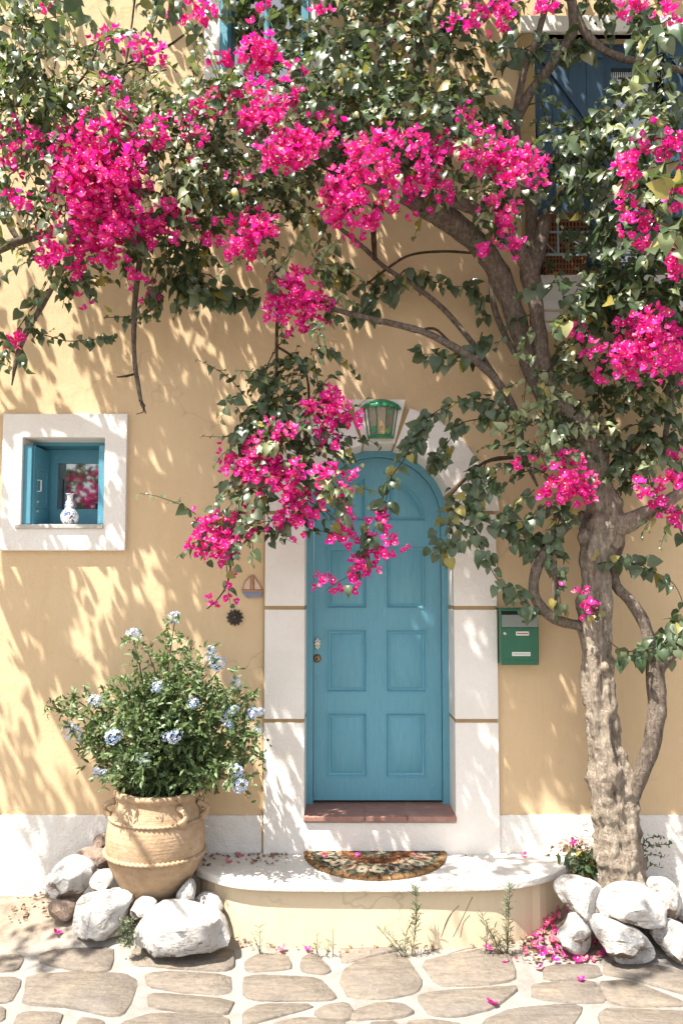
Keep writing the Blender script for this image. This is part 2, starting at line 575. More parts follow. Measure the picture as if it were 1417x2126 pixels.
def build_ground():
    xs = [-80, -30, -12, -6] + list(np.arange(-3.6, 3.61, 0.06)) + [6, 12, 30, 80]
    ys = [-90, -40, -20, -10, -6, -4, -3, -2, -1.4] + list(np.arange(-1.2, 0.041, 0.04)) + [0.3]
    vs = []; fs = []
    for y in ys:
        for x in xs:
            z = hground(x, y)
            if -3.7 < x < 3.7 and y > -1.3:
                z += 0.008 * mnoise.noise(Vector((x * 9, y * 9, 0))) * (1 if y > -0.7 else 0.3)
            vs.append((x, y, z))
    n = len(xs)
    for j in range(len(ys) - 1):
        for i in range(n - 1):
            fs.append((j * n + i, j * n + i + 1, (j + 1) * n + i + 1, (j + 1) * n + i))
    m = material('paving_mortar', (0.30, 0.28, 0.25), 0.9, 0.15); t = NT(m)
    v = t.map()
    n1 = t.noise(v, 5, 7, 0.7)
    col = t.ramp(n1, [(0.3, (0.18, 0.165, 0.148)), (0.5, (0.265, 0.25, 0.23)), (0.75, (0.33, 0.315, 0.295))])
    grit = t.noise(v, 120, 3, 0.7)
    col = t.mix(t.ramp(grit, [(0.34, 0.5), (0.5, 0.0)]), col, (0.2, 0.17, 0.14))
    soil = t.ramp(t.noise(v, 9, 6, 0.7), [(0.3, (0.13, 0.095, 0.065)), (0.5, (0.24, 0.19, 0.14)), (0.75, (0.34, 0.29, 0.23))])
    yy = t.math('ADD', t.sep()[1], t.math('MULTIPLY', t.math('SUBTRACT', t.noise(v, 4, 5, 0.6), 0.5), 0.35))
    mask = t.ramp(t.math('ADD', yy, 1.0), [(0.40, 0.0), (0.62, 0.85)])
    col = t.mix(mask, col, soil)
    t.color(col)
    t.bump(t.math('ADD', grit, t.math('MULTIPLY', n1, 2.0)), 0.008, 0.9)
    o = obj('paved_street', vs, fs, m, smooth=True)
    return tag(o, kind='structure')


street = build_ground()


def chaikin(p, n=1, k=.25):
    for _ in range(n):
        q = []
        for i in range(len(p)):
            a, b = p[i], p[(i + 1) % len(p)]
            q.append((a[0] * (1 - k) + b[0] * k, a[1] * (1 - k) + b[1] * k))
            q.append((a[0] * k + b[0] * (1 - k), a[1] * k + b[1] * (1 - k)))
        p = q
    return p


def paving_stone(poly):
    """poly: outline in x,y on the street"""
    p = chaikin(poly, 1, .17)
    a = sum(p[i][0] * p[(i + 1) % len(p)][1] - p[(i + 1) % len(p)][0] * p[i][1] for i in range(len(p)))
    if a < 0: p = p[::-1]
    cx = sum(q[0] for q in p) / len(p); cy = sum(q[1] for q in p) / len(p)
    sd = rng.random() * 50
    tilt = (rng.normal() * 0.006, rng.normal() * 0.006)
    vs = []
    for ins, z in ((0.0, -0.012), (0.002, 0.006), (0.009, 0.011)):
        for q in p:
            d = Vector((q[0] - cx, q[1] - cy)); L = max(d.length, 1e-4)
            w = 1 - ins / L + 0.06 * mnoise.noise(Vector((q[0] * 17, q[1] * 14, sd)))
            x, y = cx + d.x * w, cy + d.y * w
            vs.append((x, y, hground(x, y) + z + (tilt[0] * d.x + tilt[1] * d.y) * (z > 0) * 3 + 0.003 * mnoise.noise(Vector((x * 8, y * 8, sd)))))
    n = len(p)
    fs = []
    for k in range(2):
        for i in range(n):
            fs.append((k * n + i, k * n + (i + 1) % n, (k + 1) * n + (i + 1) % n, (k + 1) * n + i))
    vs.append((cx, cy, hground(cx, cy) + 0.012))
    for i in range(n): fs.append((2 * n + i, 2 * n + (i + 1) % n, 3 * n))
    o = obj('paving_stone', vs, fs, M['paving'], street, smooth=True)
    return o


STL = [
    [(-60, 108), (80, 108), (95, 125), (70, 160), (-60, 165)],
    [(165, 115), (230, 105), (450, 108), (460, 130), (440, 165), (370, 172), (210, 148), (170, 135)],
    [(545, 105), (700, 88), (900, 85), (945, 100), (935, 150), (900, 160), (700, 150), (560, 148), (540, 130)],
    [(1005, 120), (1060, 98), (1170, 105), (1185, 130), (1180, 152), (1020, 162), (1003, 150)],
    [(1235, 110), (1285, 97), (1340, 140), (1350, 160), (1320, 172), (1240, 165), (1228, 140)],
    [(-70, 195), (85, 195), (80, 230), (45, 285), (-70, 285)],
    [(130, 190), (280, 178), (530, 180), (550, 210), (530, 280), (490, 330), (450, 335), (300, 305), (115, 290), (112, 260)],
    [(610, 185), (720, 172), (930, 178), (940, 240), (900, 252), (740, 245), (615, 225)],
    [(610, 262), (640, 252), (940, 280), (930, 330), (880, 335), (620, 310)],
    [(1005, 195), (1040, 185), (1270, 190), (1310, 205), (1365, 262), (1340, 275), (1080, 278), (1005, 265)],
    [(1000, 330), (1060, 300), (1250, 295), (1270, 310), (1120, 350), (1000, 380)],
    [(1280, 330), (1330, 300), (1417, 292), (1440, 325), (1417, 362), (1330, 362)],
    [(70, 345), (100, 332), (255, 335), (235, 386), (235, 460), (40, 460)],
    [(320, 355), (420, 365), (440, 400), (420, 470), (310, 470)],
    [(490, 380), (640, 340), (920, 345), (920, 470), (480, 470)],
    [(-70, 305), (20, 310), (18, 360), (-70, 370)],
    [(980, 420), (1200, 357), (1380, 372), (1417, 400), (1380, 470), (990, 470)],
]
STR = [
    [(30, 165), (100, 125), (220, 108), (290, 130), (340, 210), (320, 240), (210, 265), (60, 262), (20, 215)],
    [(355, 125), (480, 100), (690, 95), (720, 150), (715, 195), (600, 212), (410, 215)],
    [(345, 255), (500, 240), (715, 235), (720, 250), (640, 310), (500, 342), (390, 335), (345, 290)],
    [(600, 375), (720, 320), (960, 305), (1000, 320), (930, 420), (920, 470), (600, 470)],
    [(1085, 335), (1110, 320), (1500, 335), (1500, 470), (1130, 470), (1085, 360)],
    [(60, 325), (180, 288), (270, 300), (315, 330), (250, 350), (60, 360)],
    [(285, 372), (380, 360), (520, 386), (540, 470), (280, 470)],
    [(810, 218), (1000, 208), (1060, 218), (1095, 285), (1000, 290), (810, 272)],
    [(1075, 215), (1200, 207), (1370, 270), (1440, 300), (1200, 304), (1110, 285)],
    [(20, 68), (240, 58), (290, 78), (150, 100), (30, 128)],
    [(1110, 140), (1300, 150), (1440, 180), (1480, 270), (1370, 240), (1200, 192), (1100, 180)],
    [(850, 145), (1060, 140), (1080, 185), (850, 200)],
    [(120, 378), (250, 372), (250, 470), (120, 470)],
]
used_xy = []
for S, ox, s in ((STL, 0, 1.968), (STR, 700, 1.976)):
    for poly in S:
        pts = [at_z(ox + a / s, 1930 + b / s, 0.014) for a, b in poly]
        mx = sum(q.x for q in pts) / len(pts); my = sum(q.y for q in pts) / len(pts)
        pp = [(mx + (q.x - mx) * 1.09, my + (q.y - my) * 1.15) for q in pts]
        paving_stone(pp)
# the street goes on beside and behind the camera with stones of the same kind
gy = -1.62
row = 0
while gy > -3.4:
    gx = -3.0 + (row % 2) * 0.2
    while gx < 3.0:
        w = 0.42 + rng.random() * 0.25; h = 0.30
        c = (gx + w / 2, gy - h / 2)
        poly = []
        for k in range(7):
            a = 2 * math.pi * k / 7 + rng.normal() * 0.12
            poly.append((c[0] + math.cos(a) * w * .56, c[1] + math.sin(a) * h * .55))
        paving_stone(poly)
        gx += w + 0.05
    gy -= 0.36; row += 1
for sx in (-1, 1):
    for k in range(5):
        for j in range(3):
            cx, cy = sx * (2.35 + j * 0.5), -0.80 - k * 0.2
            if abs(cx) < 2.2 - 0.1 * k: continue
            poly = [(cx + math.cos(a) * 0.24, cy + math.sin(a) * 0.105) for a in (np.arange(7) * 2 * math.pi / 7 + rng.random(7) * .3)]
            paving_stone(poly)

# ================================================================== HOUSE
ZS = at(800, 1771, -0.015).z            # top of the doorstep
house = thing('house', 'ochre stucco house front with whitewashed plinth, arched blue door and white stone surrounds', 'house', (0, 0.2, 0))
YS = -0.03
cL, cR = at(632, 1400, YS).x, at(943, 1400, YS).x
XC, RIN = (cL + cR) / 2, (cR - cL) / 2
ZTOP = at(787, 920, YS).z
ZSP = ZTOP - RIN
ROUT = RIN * 240 / 155.5
PX = RIN / 155.5                          # metres per photograph pixel on the wall
ZTHR = at(785, 1695, -0.045).z            # top of the threshold tiles
YF, YL = 0.235, 0.262                     # door frame and door leaf


def wz(py, y=YS): return at(787, py, y).z


def arc(r, a0, a1, n, cx=None, cz=None):
    cx = XC if cx is None else cx; cz = ZSP if cz is None else cz
    return [(cx + r * math.cos(R(a0 + (a1 - a0) * i / n)), cz + r * math.sin(R(a0 + (a1 - a0) * i / n))) for i in range(n + 1)]


# small window
WX0, WX1 = at(3, 1000, -0.035).x, at(262, 1000, -0.035).x
WZ0, WZ1 = at(130, 1143, -0.035).z, at(130, 859, -0.035).z
IX0, IX1 = at(45, 1000, -0.035).x, at(216, 1000, -0.035).x
IZ0, IZ1 = at(130, 1096, -0.035).z, at(130, 908, -0.035).z
# upper windows
UX0, UX1 = at(1110, 300, 0).x, at(1110, 300, 0).x + 1.30
UZ0, UZ1 = at(1200, 582, 0).z, at(1200, 72, 0).z
VX0, VX1 = at(458, 80, 0).x, at(642, 80, 0).x
VZ0, VZ1 = at(550, 185, 0).z, at(550, 185, 0).z + 1.0


def rect(x0, x1, z0, z1): return [(x0, z0), (x1, z0), (x1, z1), (x0, z1)]


rm = (RIN + ROUT) / 2
door_hole = [(XC + rm, ZTHR - 0.1)] + arc(rm, 0, 180, 20) + [(XC - rm, ZTHR - 0.1)]
mb = MB()
mb.prism([rect(-4.6, 4.6, -0.4, 7.4), door_hole[::-1], rect(IX0 - .06, IX1 + .06, IZ0 - .06, IZ1 + .06)[::-1],
          rect(UX0, UX1, UZ0, UZ1)[::-1], rect(VX0, VX1, VZ0, VZ1)[::-1]], 0.0, 0.45)
wall = mb.build('wall', M['ochre'], house)
ZP = at(300, 1693, -0.012).z
mb = MB().box(-4.59, XC - 0.3, -0.013, 0.1, -0.35, ZP).box(XC + .3, 4.59, -0.013, 0.1, -0.35, ZP)
mb.box(XC - 0.31, XC + 0.31, -0.0125, 0.1, -0.35, ZTHR - 0.05)
pl = bevel(mb.build('plinth', M['plinth'], house), 0.006)

# door surround: ochre joint backing with white blocks on it
sur = MB()
o_ = ROUT - 0.008
jo = (at(1033, 1400, YS).x - XC) - 0.008
loop = ([(XC - jo, ZS), (XC - RIN - .006, ZS), (XC - RIN - .006, ZSP)] + arc(RIN + .006, 180, 0, 24)[1:-1] +
        [(XC + RIN + .006, ZSP), (XC + RIN + .006, ZS), (XC + jo, ZS), (XC + jo, ZSP)] + arc(o_, 0, 180, 24)[1:-1] + [(XC - jo, ZSP)])
sur.prism([loop], -0.016, 0.29)
surround = sur.build('door_surround', M['joint'], house)


def block(loop, y0=YS):
    b = MB().prism([loop], y0, 0.30).build('surround_block', M['white'], surround)
    return bevel(b, 0.005)


def wx(px, y=YS, py=1400): return at(px, py, y).x


g = 0.011
z1, z2, z3 = wz(1497), wz(1262), wz(1064)
xo_l, xo_r = wx(548.5), wx(1033)
# lowest piece runs under the threshold
block([(xo_l, ZS - 0.02), (xo_r, ZS - 0.02), (xo_r, z1 - g), (XC + RIN, z1 - g), (XC + RIN, ZTHR - .042), (XC - RIN, ZTHR - .042), (XC - RIN, z1 - g), (xo_l, z1 - g)])
for (a, b) in ((z1 + g, z2 - g), (z2 + g, z3 - g)):
    block(rect(xo_l, XC - RIN, a, b))
    block(rect(XC + RIN, xo_r, a, b))
for s in (1, -1):
    def mir(l):
        if s == 1: return l
        return [(2 * XC - x, z) for x, z in l][::-1]
    w1036 = RIN * (1040 - 787) / 155.5
    spr = [(XC + RIN, z3 + g), (XC + w1036, z3 + g), (XC + w1036 - .03, wz(985))] + [(XC + ROUT * math.cos(R(26)), ZSP + ROUT * math.sin(R(26)))]
    spr += arc(RIN, 16, 0, 4)
    block(mir(spr))
    vou = arc(RIN, 77, 19, 12) + arc(ROUT, 28, 74, 12)
    block(mir(vou[::-1] if False else vou[::-1]))
key = [(XC - 33 * PX, ZTOP - 0.004), (XC + 33 * PX, ZTOP - 0.004), (XC + 57 * PX, wz(829, -.055)), (XC - 57 * PX, wz(829, -.055))]
key_o = block(key, -0.055)
key_o['label'] = 'keystone above the door'

# threshold of terracotta tiles
thr = MB().box(XC - RIN + .002, XC + RIN - .002, -0.028, 0.30, ZTHR - .04, ZTHR - .006).build('threshold', M['tile_grout'], house)
tx = [XC - RIN - .004, wx(757, -.04, 1690), wx(845, -.04, 1690), XC + RIN + .004]
for i in range(3):
    b = MB().box(tx[i] + .002, tx[i + 1] - .002, -0.05, 0.10, ZTHR - .03, ZTHR).build('tile', M['terracotta'], thr)
    bevel(b, 0.006, 3)
    b = MB().box(tx[i] + .002 , tx[i + 1] - .002, 0.104, 0.29, ZTHR - .03, ZTHR - .001).build('tile', M['terracotta'], thr)
    bevel(b, 0.003)

# door frame
rf = RIN - 0.042
ring = ([(XC - RIN - .012, ZTHR - .01), (XC - rf, ZTHR - .01), (XC - rf, ZSP)] + arc(rf, 180, 0, 28)[1:-1] +
        [(XC + rf, ZSP), (XC + rf, ZTHR - .01), (XC + RIN + .012, ZTHR - .01), (XC + RIN + .012, ZSP)] + arc(RIN + .012, 0, 180, 28)[1:-1] + [(XC - RIN - .012, ZSP)])
df = bevel(MB().prism([ring], YF, 0.33).build('door_frame', M['blue'], house), 0.006, 3)
# stop bead on the frame
rb = rf - 0.0
# door leaf with panels let in
lx, rx = XC - rf + .003, XC + rf - .003


def dx(px, py): return at(px, py, YL).x


def dz(py): return at(785, py, YL).z


def inset(lp, d):
    n = len(lp); out = []
    for i in range(n):
        p0, p1, p2 = Vector(lp[i - 1]), Vector(lp[i]), Vector(lp[(i + 1) % n])
        e1 = (p1 - p0).normalized(); e2 = (p2 - p1).normalized()
        n1 = Vector((-e1.y, e1.x)); n2 = Vector((-e2.y, e2.x))
        b = n1 + n2
        k = max(0.35, b.dot(n1))
        out.append(tuple(p1 + b * (d / k)))
    return out


def arch_panel(d, s):
    r = ra - d
    e0 = math.degrees(math.asin((zb + d - czp) / r)); e1 = math.degrees(math.acos((xi + d) / r))
    q = [(XC + xi + d, zb + d)] + arc(r, e0, e1, 12, XC, czp)
    return q if s > 0 else [(2 * XC - x, z) for x, z in q][::-1]


def inset_arch(p, d): return arch_panel(d, 1 if sum(x for x, z in p) > XC * len(p) else -1)


panels = []
for (py0, py1) in ((1134, 1263), (1307, 1437), (1480, 1613)):
    for (a, b) in ((678, 761), (801, 884)):
        panels.append(rect(dx(a, py1), dx(b, py1), dz(py1), dz(py0)))
czp = dz(1089); ra = 102 * (5 + YL) / F_PX
zb = dz(1082)
xi = 24 * (5 + YL) / F_PX
panels += [arch_panel(0, 1), arch_panel(0, -1)]
zb0 = ZTHR + 0.016
leaf_loop = [(lx, zb0), (rx, zb0)] + arc(rf - .003, 0, 180, 28, XC, ZSP)
door = MB().prism([leaf_loop] + [p[::-1] for p in panels], YL, YL + .045).build('door', M['blue'], house)
for p in panels:
    v = []; f = []
    n = len(p)
    arched = n > 4
    for d, y in ((-.003, YL + .004), (-.003, YL - .004), (.004, YL - .005), (.010, YL + .006), (.016, YL + .013), (.022, YL + .014), (.036, YL + .004)):
        v += [(x, y, z) for x, z in (inset_arch(p, d) if arched else inset(p, d))]
    for k in range(6):
        for i in range(n):
            f.append((k * n + i, k * n + (i + 1) % n, (k + 1) * n + (i + 1) % n, (k + 1) * n + i))
    f.append(tuple(6 * n + i for i in range(n)))
    sharp(obj('door_panel', v, f, M['blue'], door), 40)
# dark gap behind and under the leaf
MB().box(lx, rx, YL + .05, YL + .06, ZTHR - .001, ZSP + .5).build('door_back', M['dark'], house)
# ornate knob and lock
kb = MB()
kp = at(659, 1336, YL - .01)
for (du, dv, r) in ((0, 0, .014), (-.011, .014, .008), (.011, .014, .008), (-.013, -.004, .008), (.013, -.004, .008), (-.008, -.02, .008), (.008, -.02, .008), (0, .026, .009), (0, -.03, .008)):
    kb.lathe([(0.0001, .012), (r * .6, .010), (r, .004), (r, -.004), (r * .9, -.012)], kp + Vector((du, -.008, dv)), 10, tilt=Matrix.Rotation(R(90), 3, 'X'))
kb.build('knob', M['ceramic'], door, True)
lk = MB().lathe([(0.0001, .016), (.012, .015), (.022, .008), (.027, .0), (.027, -.01)], at(658, 1367, YL - .004), 20, tilt=Matrix.Rotation(R(90), 3, 'X'))
lko = lk.build('lock', M['brass'], door, True)
kh = at(658, 1367, YL - .0215)
MB().box(kh.x - .003, kh.x + .003, kh.y, kh.y + .004, kh.z - .011, kh.z + .005).build('keyhole', M['dark'], door)

# ---- small window: white frame > sill, lining, sash > pane, shutters > handle
win = bevel(MB().prism([rect(WX0, WX1, WZ0, WZ1), rect(IX0, IX1, IZ0, IZ1)[::-1]], -0.035, 0.16).build('window', M['white'], house), 0.006)
sl = MB().box(at(31, 1090, -.05).x, at(213, 1090, -.05).x, -0.05, 0.14, IZ0 - .005, IZ0 + 0.022)
m = m_stone('sill_stone', [(0.30, 0.27, 0.23), (0.5, 0.47, 0.43), (0.66, 0.64, 0.6)], 9, 0.8, 0.004, rnd=0)
bevel(sl.build('sill', m, win), 0.005)
ly0, ly1 = 0.13, 0.33
lin = MB().prism([rect(IX0 - .03, IX1 + .03, IZ0 - .03, IZ1 + .03), rect(IX0 + .012, IX1 - .012, IZ0 + .02, IZ1 - .02)[::-1]], 0.145, ly1)
lining = bevel(lin.build('window_lining', M['blue_win'], win), .003)
sx0, sx1 = IX0 + .012, IX1 - .012
gx0, gx1, gz0, gz1 = at(120, 1000, .29).x, at(206, 1000, .29).x, at(160, 1057, .29).z, at(160, 962, .29).z
sash = bevel(MB().prism([rect(sx0, sx1, IZ0 + .02, IZ1 - .02), rect(gx0, gx1, gz0, gz1)[::-1]], 0.285, 0.325).build('sash', M['blue_win'], win), .004)
mg = material('window_glass', (0.015, 0.014, 0.015), 0.03, 1.0)
mg.node_tree.nodes['Principled BSDF'].inputs['IOR'].default_value = 2.2
MB().box(gx0 - .01, gx1 + .01, 0.302, 0.308, gz0 - .01, gz1 + .01).build('pane', mg, sash)
# shutters folded back into the reveal
sz0, sz1 = IZ0 + .026, IZ1 - .045
pa, pb = at(48, 1000, .0), at(67, 1000, .0)
post = MB().box(pa.x, pb.x, -0.012, 0.03, sz0, sz1)
bevel(post.build('shutter_post', M['blue_win'], win), .006, 3)
A, B = at(68, 1000, .012), at(100, 1000, .255)


def slab_between(A, B, z0, z1, th):
    mb = MB()
    return mb.bar((A.x, A.y, (z0 + z1) / 2), (B.x, B.y, (z0 + z1) / 2), z1 - z0, th, up=Vector((B.y - A.y, -(B.x - A.x), 0)))


sh = bevel(slab_between(A, B, sz0, sz1, .02).build('shutter', M['blue_win'], win), .003)
nrm = Vector((B.y - A.y, -(B.x - A.x), 0)).normalized()
if nrm.x < 0: nrm = -nrm
dAB = (B - A)
for (u0, u1, w0, w1) in ((.22, .8, .25, .72),):
    a = A + dAB * u0 + nrm * .011; b = A + dAB * u1 + nrm * .011
    zz0, zz1 = sz0 + (sz1 - sz0) * w0, sz0 + (sz1 - sz0) * w1
    fr = MB()
    for zz in (zz0, zz1): fr.bar((a.x, a.y, zz), (b.x, b.y, zz), .014, .008, up=nrm)
    for q in (a, b): fr.bar((q.x, q.y, zz0), (q.x, q.y, zz1), .014, .009, up=nrm)
    fr.build('shutter_moulding', M['blue_win'], sh)
hp = A + dAB * .2 + nrm * .012
zc = at(75, 1008, .05).z
MB().tube([hp + Vector((0, 0, zc - .035 - hp.z)), hp + nrm * .022 + Vector((0, 0, zc - .034 - hp.z)), hp + nrm * .022 + Vector((0, 0, zc + .034 - hp.z)), hp + Vector((0, 0, zc + .035 - hp.z))], .004, 6).build('handle', M['ceramic'], sh)
for dzz in (-.10, -.16):
    MB().box(hp.x - .004, hp.x + .01, hp.y - .004, hp.y + .006, zc + dzz - .006, zc + dzz + .006).build('latch', M['steel'], sh)
rA = at(205, 1000, .0); rB = at(214, 1000, .0)
bevel(MB().box(rA.x, IX1 - .004, -0.008, 0.20, sz0, sz1).build('shutter', M['blue_win'], win), .005)

# ---- upper right window
def recess(x0, x1, z0, z1, w):
    MB().box(x0 - .02, x1 + .02, 0.40, 0.42, z0 - .02, z1 + .02).build('interior', M['dark'], w)


uw = bevel(MB().box(wx(1079, 0, 60), UX1 + .12, -0.03, 0.05, UZ1, wz(38, 0)).build('upper_window', M['white'], house), .008)
recess(UX0, UX1, UZ0, UZ1, uw)
MB().box(wx(1079, 0, 300), UX0, -0.014, 0.05, UZ0, UZ1 - .002).build('side_trim', M['joint'], uw)
for i, (p0, p1, pr_, ) in enumerate(((582, 640, .10), (640, 656, .135), (656, 673, .10), (673, 690, .06))):
    bevel(MB().box(wx(1124, 0, 640) - pr_ * .3, UX1 + .15, -pr_, 0.02 + i * .002, wz(p1, 0), wz(p0, 0) - .002).build('sill_moulding', M['white'], uw), .008, 3)
ux = lambda px: at(px, 300, .06).x
uz = lambda py: at(1250, py, .06).z
uw_mid = (UX0 + UX1) / 2
fr = MB().prism([rect(UX0 + .002, UX1 - .002, UZ0 + .002, UZ1 - .002), rect(ux(1274), UX1 - .40, UZ0 + .08, uz(135))[::-1]], 0.09, 0.15)
ufr = fr.build('window_frame', M['shaded_blue'], uw)
MB().box(ux(1270), UX1 - .39, .13, .136, UZ0 + .05, uz(130)).build('pane', mg, ufr)
for (a, b) in ((UX0 + .008, ux(1252)), (UX1 - (ux(1252) - UX0) , UX1 - .008)):
    s_ = MB().box(a, b, 0.04, 0.072, UZ0 + .03, UZ1 - .012)
    us = bevel(s_.build('shutter', M['shaded_blue'], uw), .003)
    n = 4
    for i in range(n):
        xx0 = a + (b - a) * i / n + .002; xx1 = a + (b - a) * (i + 1) / n - .002
        MB().box(xx0, xx1, 0.034, 0.041, UZ0 + .035, UZ1 - .017).build('plank', M['shaded_blue'], us)
    w_ = b - a
    for zt in (UZ1 - .10, UZ1 - .62, UZ0 + .15):
        MB().box(a + .01, b - .01, 0.018, 0.035, zt - .04, zt + .04).build('rail', M['shaded_blue'], us)
    MB().bar((a + .07, .026, UZ1 - .14), (b - .07, .026, UZ1 - .58), .06, .017).build('brace', M['shaded_blue'], us)
# lace curtain behind the glass front, hung from the top of the opening
lc = MB()
lx0, lx1 = ux(1275), UX1 - .42
nl = 26
for i in range(nl):
    xa = lx0 + (lx1 - lx0) * i / nl; xb = lx0 + (lx1 - lx0) * (i + 1) / nl
    zt = uz(138)
    lc.add([(xa + .004, .118, zt), (xb - .004, .118, zt), ((xa + xb) / 2 + .004, .118, zt - .035), ((xa + xb) / 2 - .004, .118, zt - .035)], [(0, 1, 2, 3)])
ml = material('lace', (0.6, 0.6, 0.62), 0.9)
lc.build('lace_trim', ml, uw)
# iron guard in front of the lower half
gy_ = -0.11
G = lambda px, py: at(px, py, gy_)
gz_t, gz_m, gz_b = G(1157, 292).z, G(1157, 482).z, G(1157, 529).z
gx_0 = G(1112, 400).x; gx_1 = UX1 + .02
gr = MB()
for z, t in ((gz_t, .016), (gz_m, .010), (gz_b, .013)):
    gr.bar((gx_0, gy_, z), (gx_1, gy_, z), t, .011)
nb = 10
sp = G(1157, 480).x - gx_0
k = 0
xs_ = []
x_ = gx_0
while x_ < gx_1 + .01:
    gr.bar((x_, gy_ + .001, gz_t), (x_, gy_ + .001, gz_b), .011, .009); xs_.append(x_); x_ += sp * 2 if k else sp; k = 1
for a, b in zip(xs_[::1], xs_[1::1]):
    gr.bar((a, gy_ + .008, gz_m), (b, gy_ + .008, gz_b), .007, .006)
for x in (gx_0, gx_1):
    for z in (gz_t, gz_b): gr.bar((x, gy_, z), (x, 0.02, z), .011, .011, up=(0, 0, 1))
gr.build('iron_guard', M['iron'], uw)

# ---- upper left window
vw = bevel(MB().prism([rect(VX0 - .10, VX1 + .10, VZ0 - .10, VZ1 + .10), rect(VX0, VX1, VZ0, VZ1)[::-1]], -0.03, 0.08).build('upper_window', M['white'], house), .006)
recess(VX0, VX1, VZ0, VZ1, vw)
vf = MB().prism([rect(VX0 + .002, VX1 - .002, VZ0 + .002, VZ1 - .002), rect(VX0 + .05, VX1 - .05, VZ0 + .06, VZ1 - .05)[::-1]], 0.10, 0.15)
vf.bar(((VX0 + VX1) / 2, .12, VZ0 + .02), ((VX0 + VX1) / 2, .12, VZ1 - .02), .035, .03)
vfo = vf.build('window_frame', M['blue_win'], vw)
MB().box(VX0 + .04, VX1 - .04, .13, .136, VZ0 + .04, VZ1 - .04).build('pane', mg, vfo)
for a, b in ((VX0 + .004, VX0 + .05), (VX1 - .05, VX1 - .004)):
    MB().box(a, b, -0.045, 0.09, VZ0 + .02, VZ1 - .02).build('shutter', M['blue_win'], vw)

# ================================================================== DOORSTEP
step = thing('doorstep', 'low curved doorstep with pale slab top below the blue door', 'doorstep', (XC, -0.25, 0))
top = [(405, 1772), (401, 1790), (407, 1803), (433, 1814), (483, 1828), (556, 1834), (700, 1836), (900, 1836), (1000, 1834), (1060, 1831), (1105, 1824), (1146, 1813), (1175, 1797), (1192, 1785), (1200, 1772)]
tp = [at_z(a, b, ZS) for a, b in top]
tp = [Vector((p.x, min(p.y, 0.0), 0)) for p in tp]
sp_ = spline([(p.x, p.y, 0) for p in tp], 0.05)
pl_ = [(a[0], min(a[1], -0.0145)) for a in sp_]
pl_[0] = (pl_[0][0], -0.0145); pl_[-1] = (pl_[-1][0], -0.0145)


def extrude_plan(pl, z0, z1, name, mat, parent, bw=0.008, seg=3):
    mb = MB(); n = len(pl)
    mb.add([(x, y, z0) for x, y in pl] + [(x, y, z1) for x, y in pl],
           [tuple(range(n))[::-1], tuple(range(n, 2 * n))] + [(i, (i + 1) % n, n + (i + 1) % n, n + i) for i in range(n)])
    o = mb.build(name, mat, parent)
    return bevel(o, bw, seg) if bw else o


slab = extrude_plan(pl_, ZS - 0.043, ZS, 'slab', M['slab'], step, 0.010)
cx_ = (pl_[0][0] + pl_[-1][0]) / 2
rp = []
for x, y in pl_:
    d = Vector((x - cx_, y)); L = d.length
    k = (L - 0.038) / L
    rp.append((cx_ + d.x * (1 - .038 / max(abs(d.x), .3) * (abs(d.x) / L)), min(y * k, -0.0145) if y > -.4 else y + .036))
rp[0] = (rp[0][0], -0.0145); rp[-1] = (rp[-1][0], -0.0145)
extrude_plan(rp, -0.1, ZS - 0.0405, 'riser', M['riser'], step, 0)

# ================================================================== THINGS BY THE DOOR
# ---- doormat: half disc with a woven pattern of rings and medallions
mat_ = thing('doormat', 'half round coir doormat with brown, cream and teal pattern on the doorstep', 'doormat', (XC, -0.03, ZS))
cols = {'tan': (0.25, 0.15, 0.075), 'brown': (0.105, 0.05, 0.028), 'cream': (0.30, 0.26, 0.19), 'teal': (0.03, 0.06, 0.058), 'orange': (0.28, 0.095, 0.035), 'green': (0.12, 0.16, 0.10)}
mm = {}
for k_, c in cols.items():
    m = material('coir_' + k_, c, 0.95, 0.05); t = NT(m)
    v = t.map()
    n = t.noise(v, 160, 3, 0.7)
    t.color(t.mix(t.ramp(n, [(0.35, 0.7), (0.6, 0.0)]), c, tuple(x * .45 for x in c)))
    t.bump(n, 0.01, 1.0)
    mm[k_] = m
mc = at_z(778, 1772, ZS); mx_, my_ = mc.x, -0.032
RA, RB = 0.418, 0.452


def mat_cell(u, a):
    """u 0..1 from the middle of the straight edge, a angle 0..pi"""
    u += .05 * mnoise.noise(Vector((u * 9, a * 7, 3.3))); a += .06 * mnoise.noise(Vector((u * 8, a * 8, 7.7)))
    if rng.random() < .10: return ('brown', 'tan', 'cream')[int(rng.random() * 3)]
    if u > .90: return 'tan' if (int(a * 40) % 7) else 'brown'
    if u > .84: return 'brown' if int(a * 14) % 2 else 'green'
    if u > .56:
        k = a / math.pi * 11
        d = math.hypot((k - math.floor(k) - .5) * .29, (u - .70) * 1.0)
        if d < .045: return 'teal'
        if d < .075: return 'cream' if int(k) % 3 else 'orange'
        if d < .125: return 'cream'
        return 'teal' if u < .62 or u > .80 else 'brown'
    if u > .50: return 'orange' if int(a * 9) % 2 else 'cream'
    if u > .22:
        k = a / math.pi * 5
        d = math.hypot((k - math.floor(k) - .5) * .35, (u - .37))
        return 'orange' if d < .06 else 'brown'
    if u > .16: return 'green'
    if u > .08: return 'cream'
    return 'brown'


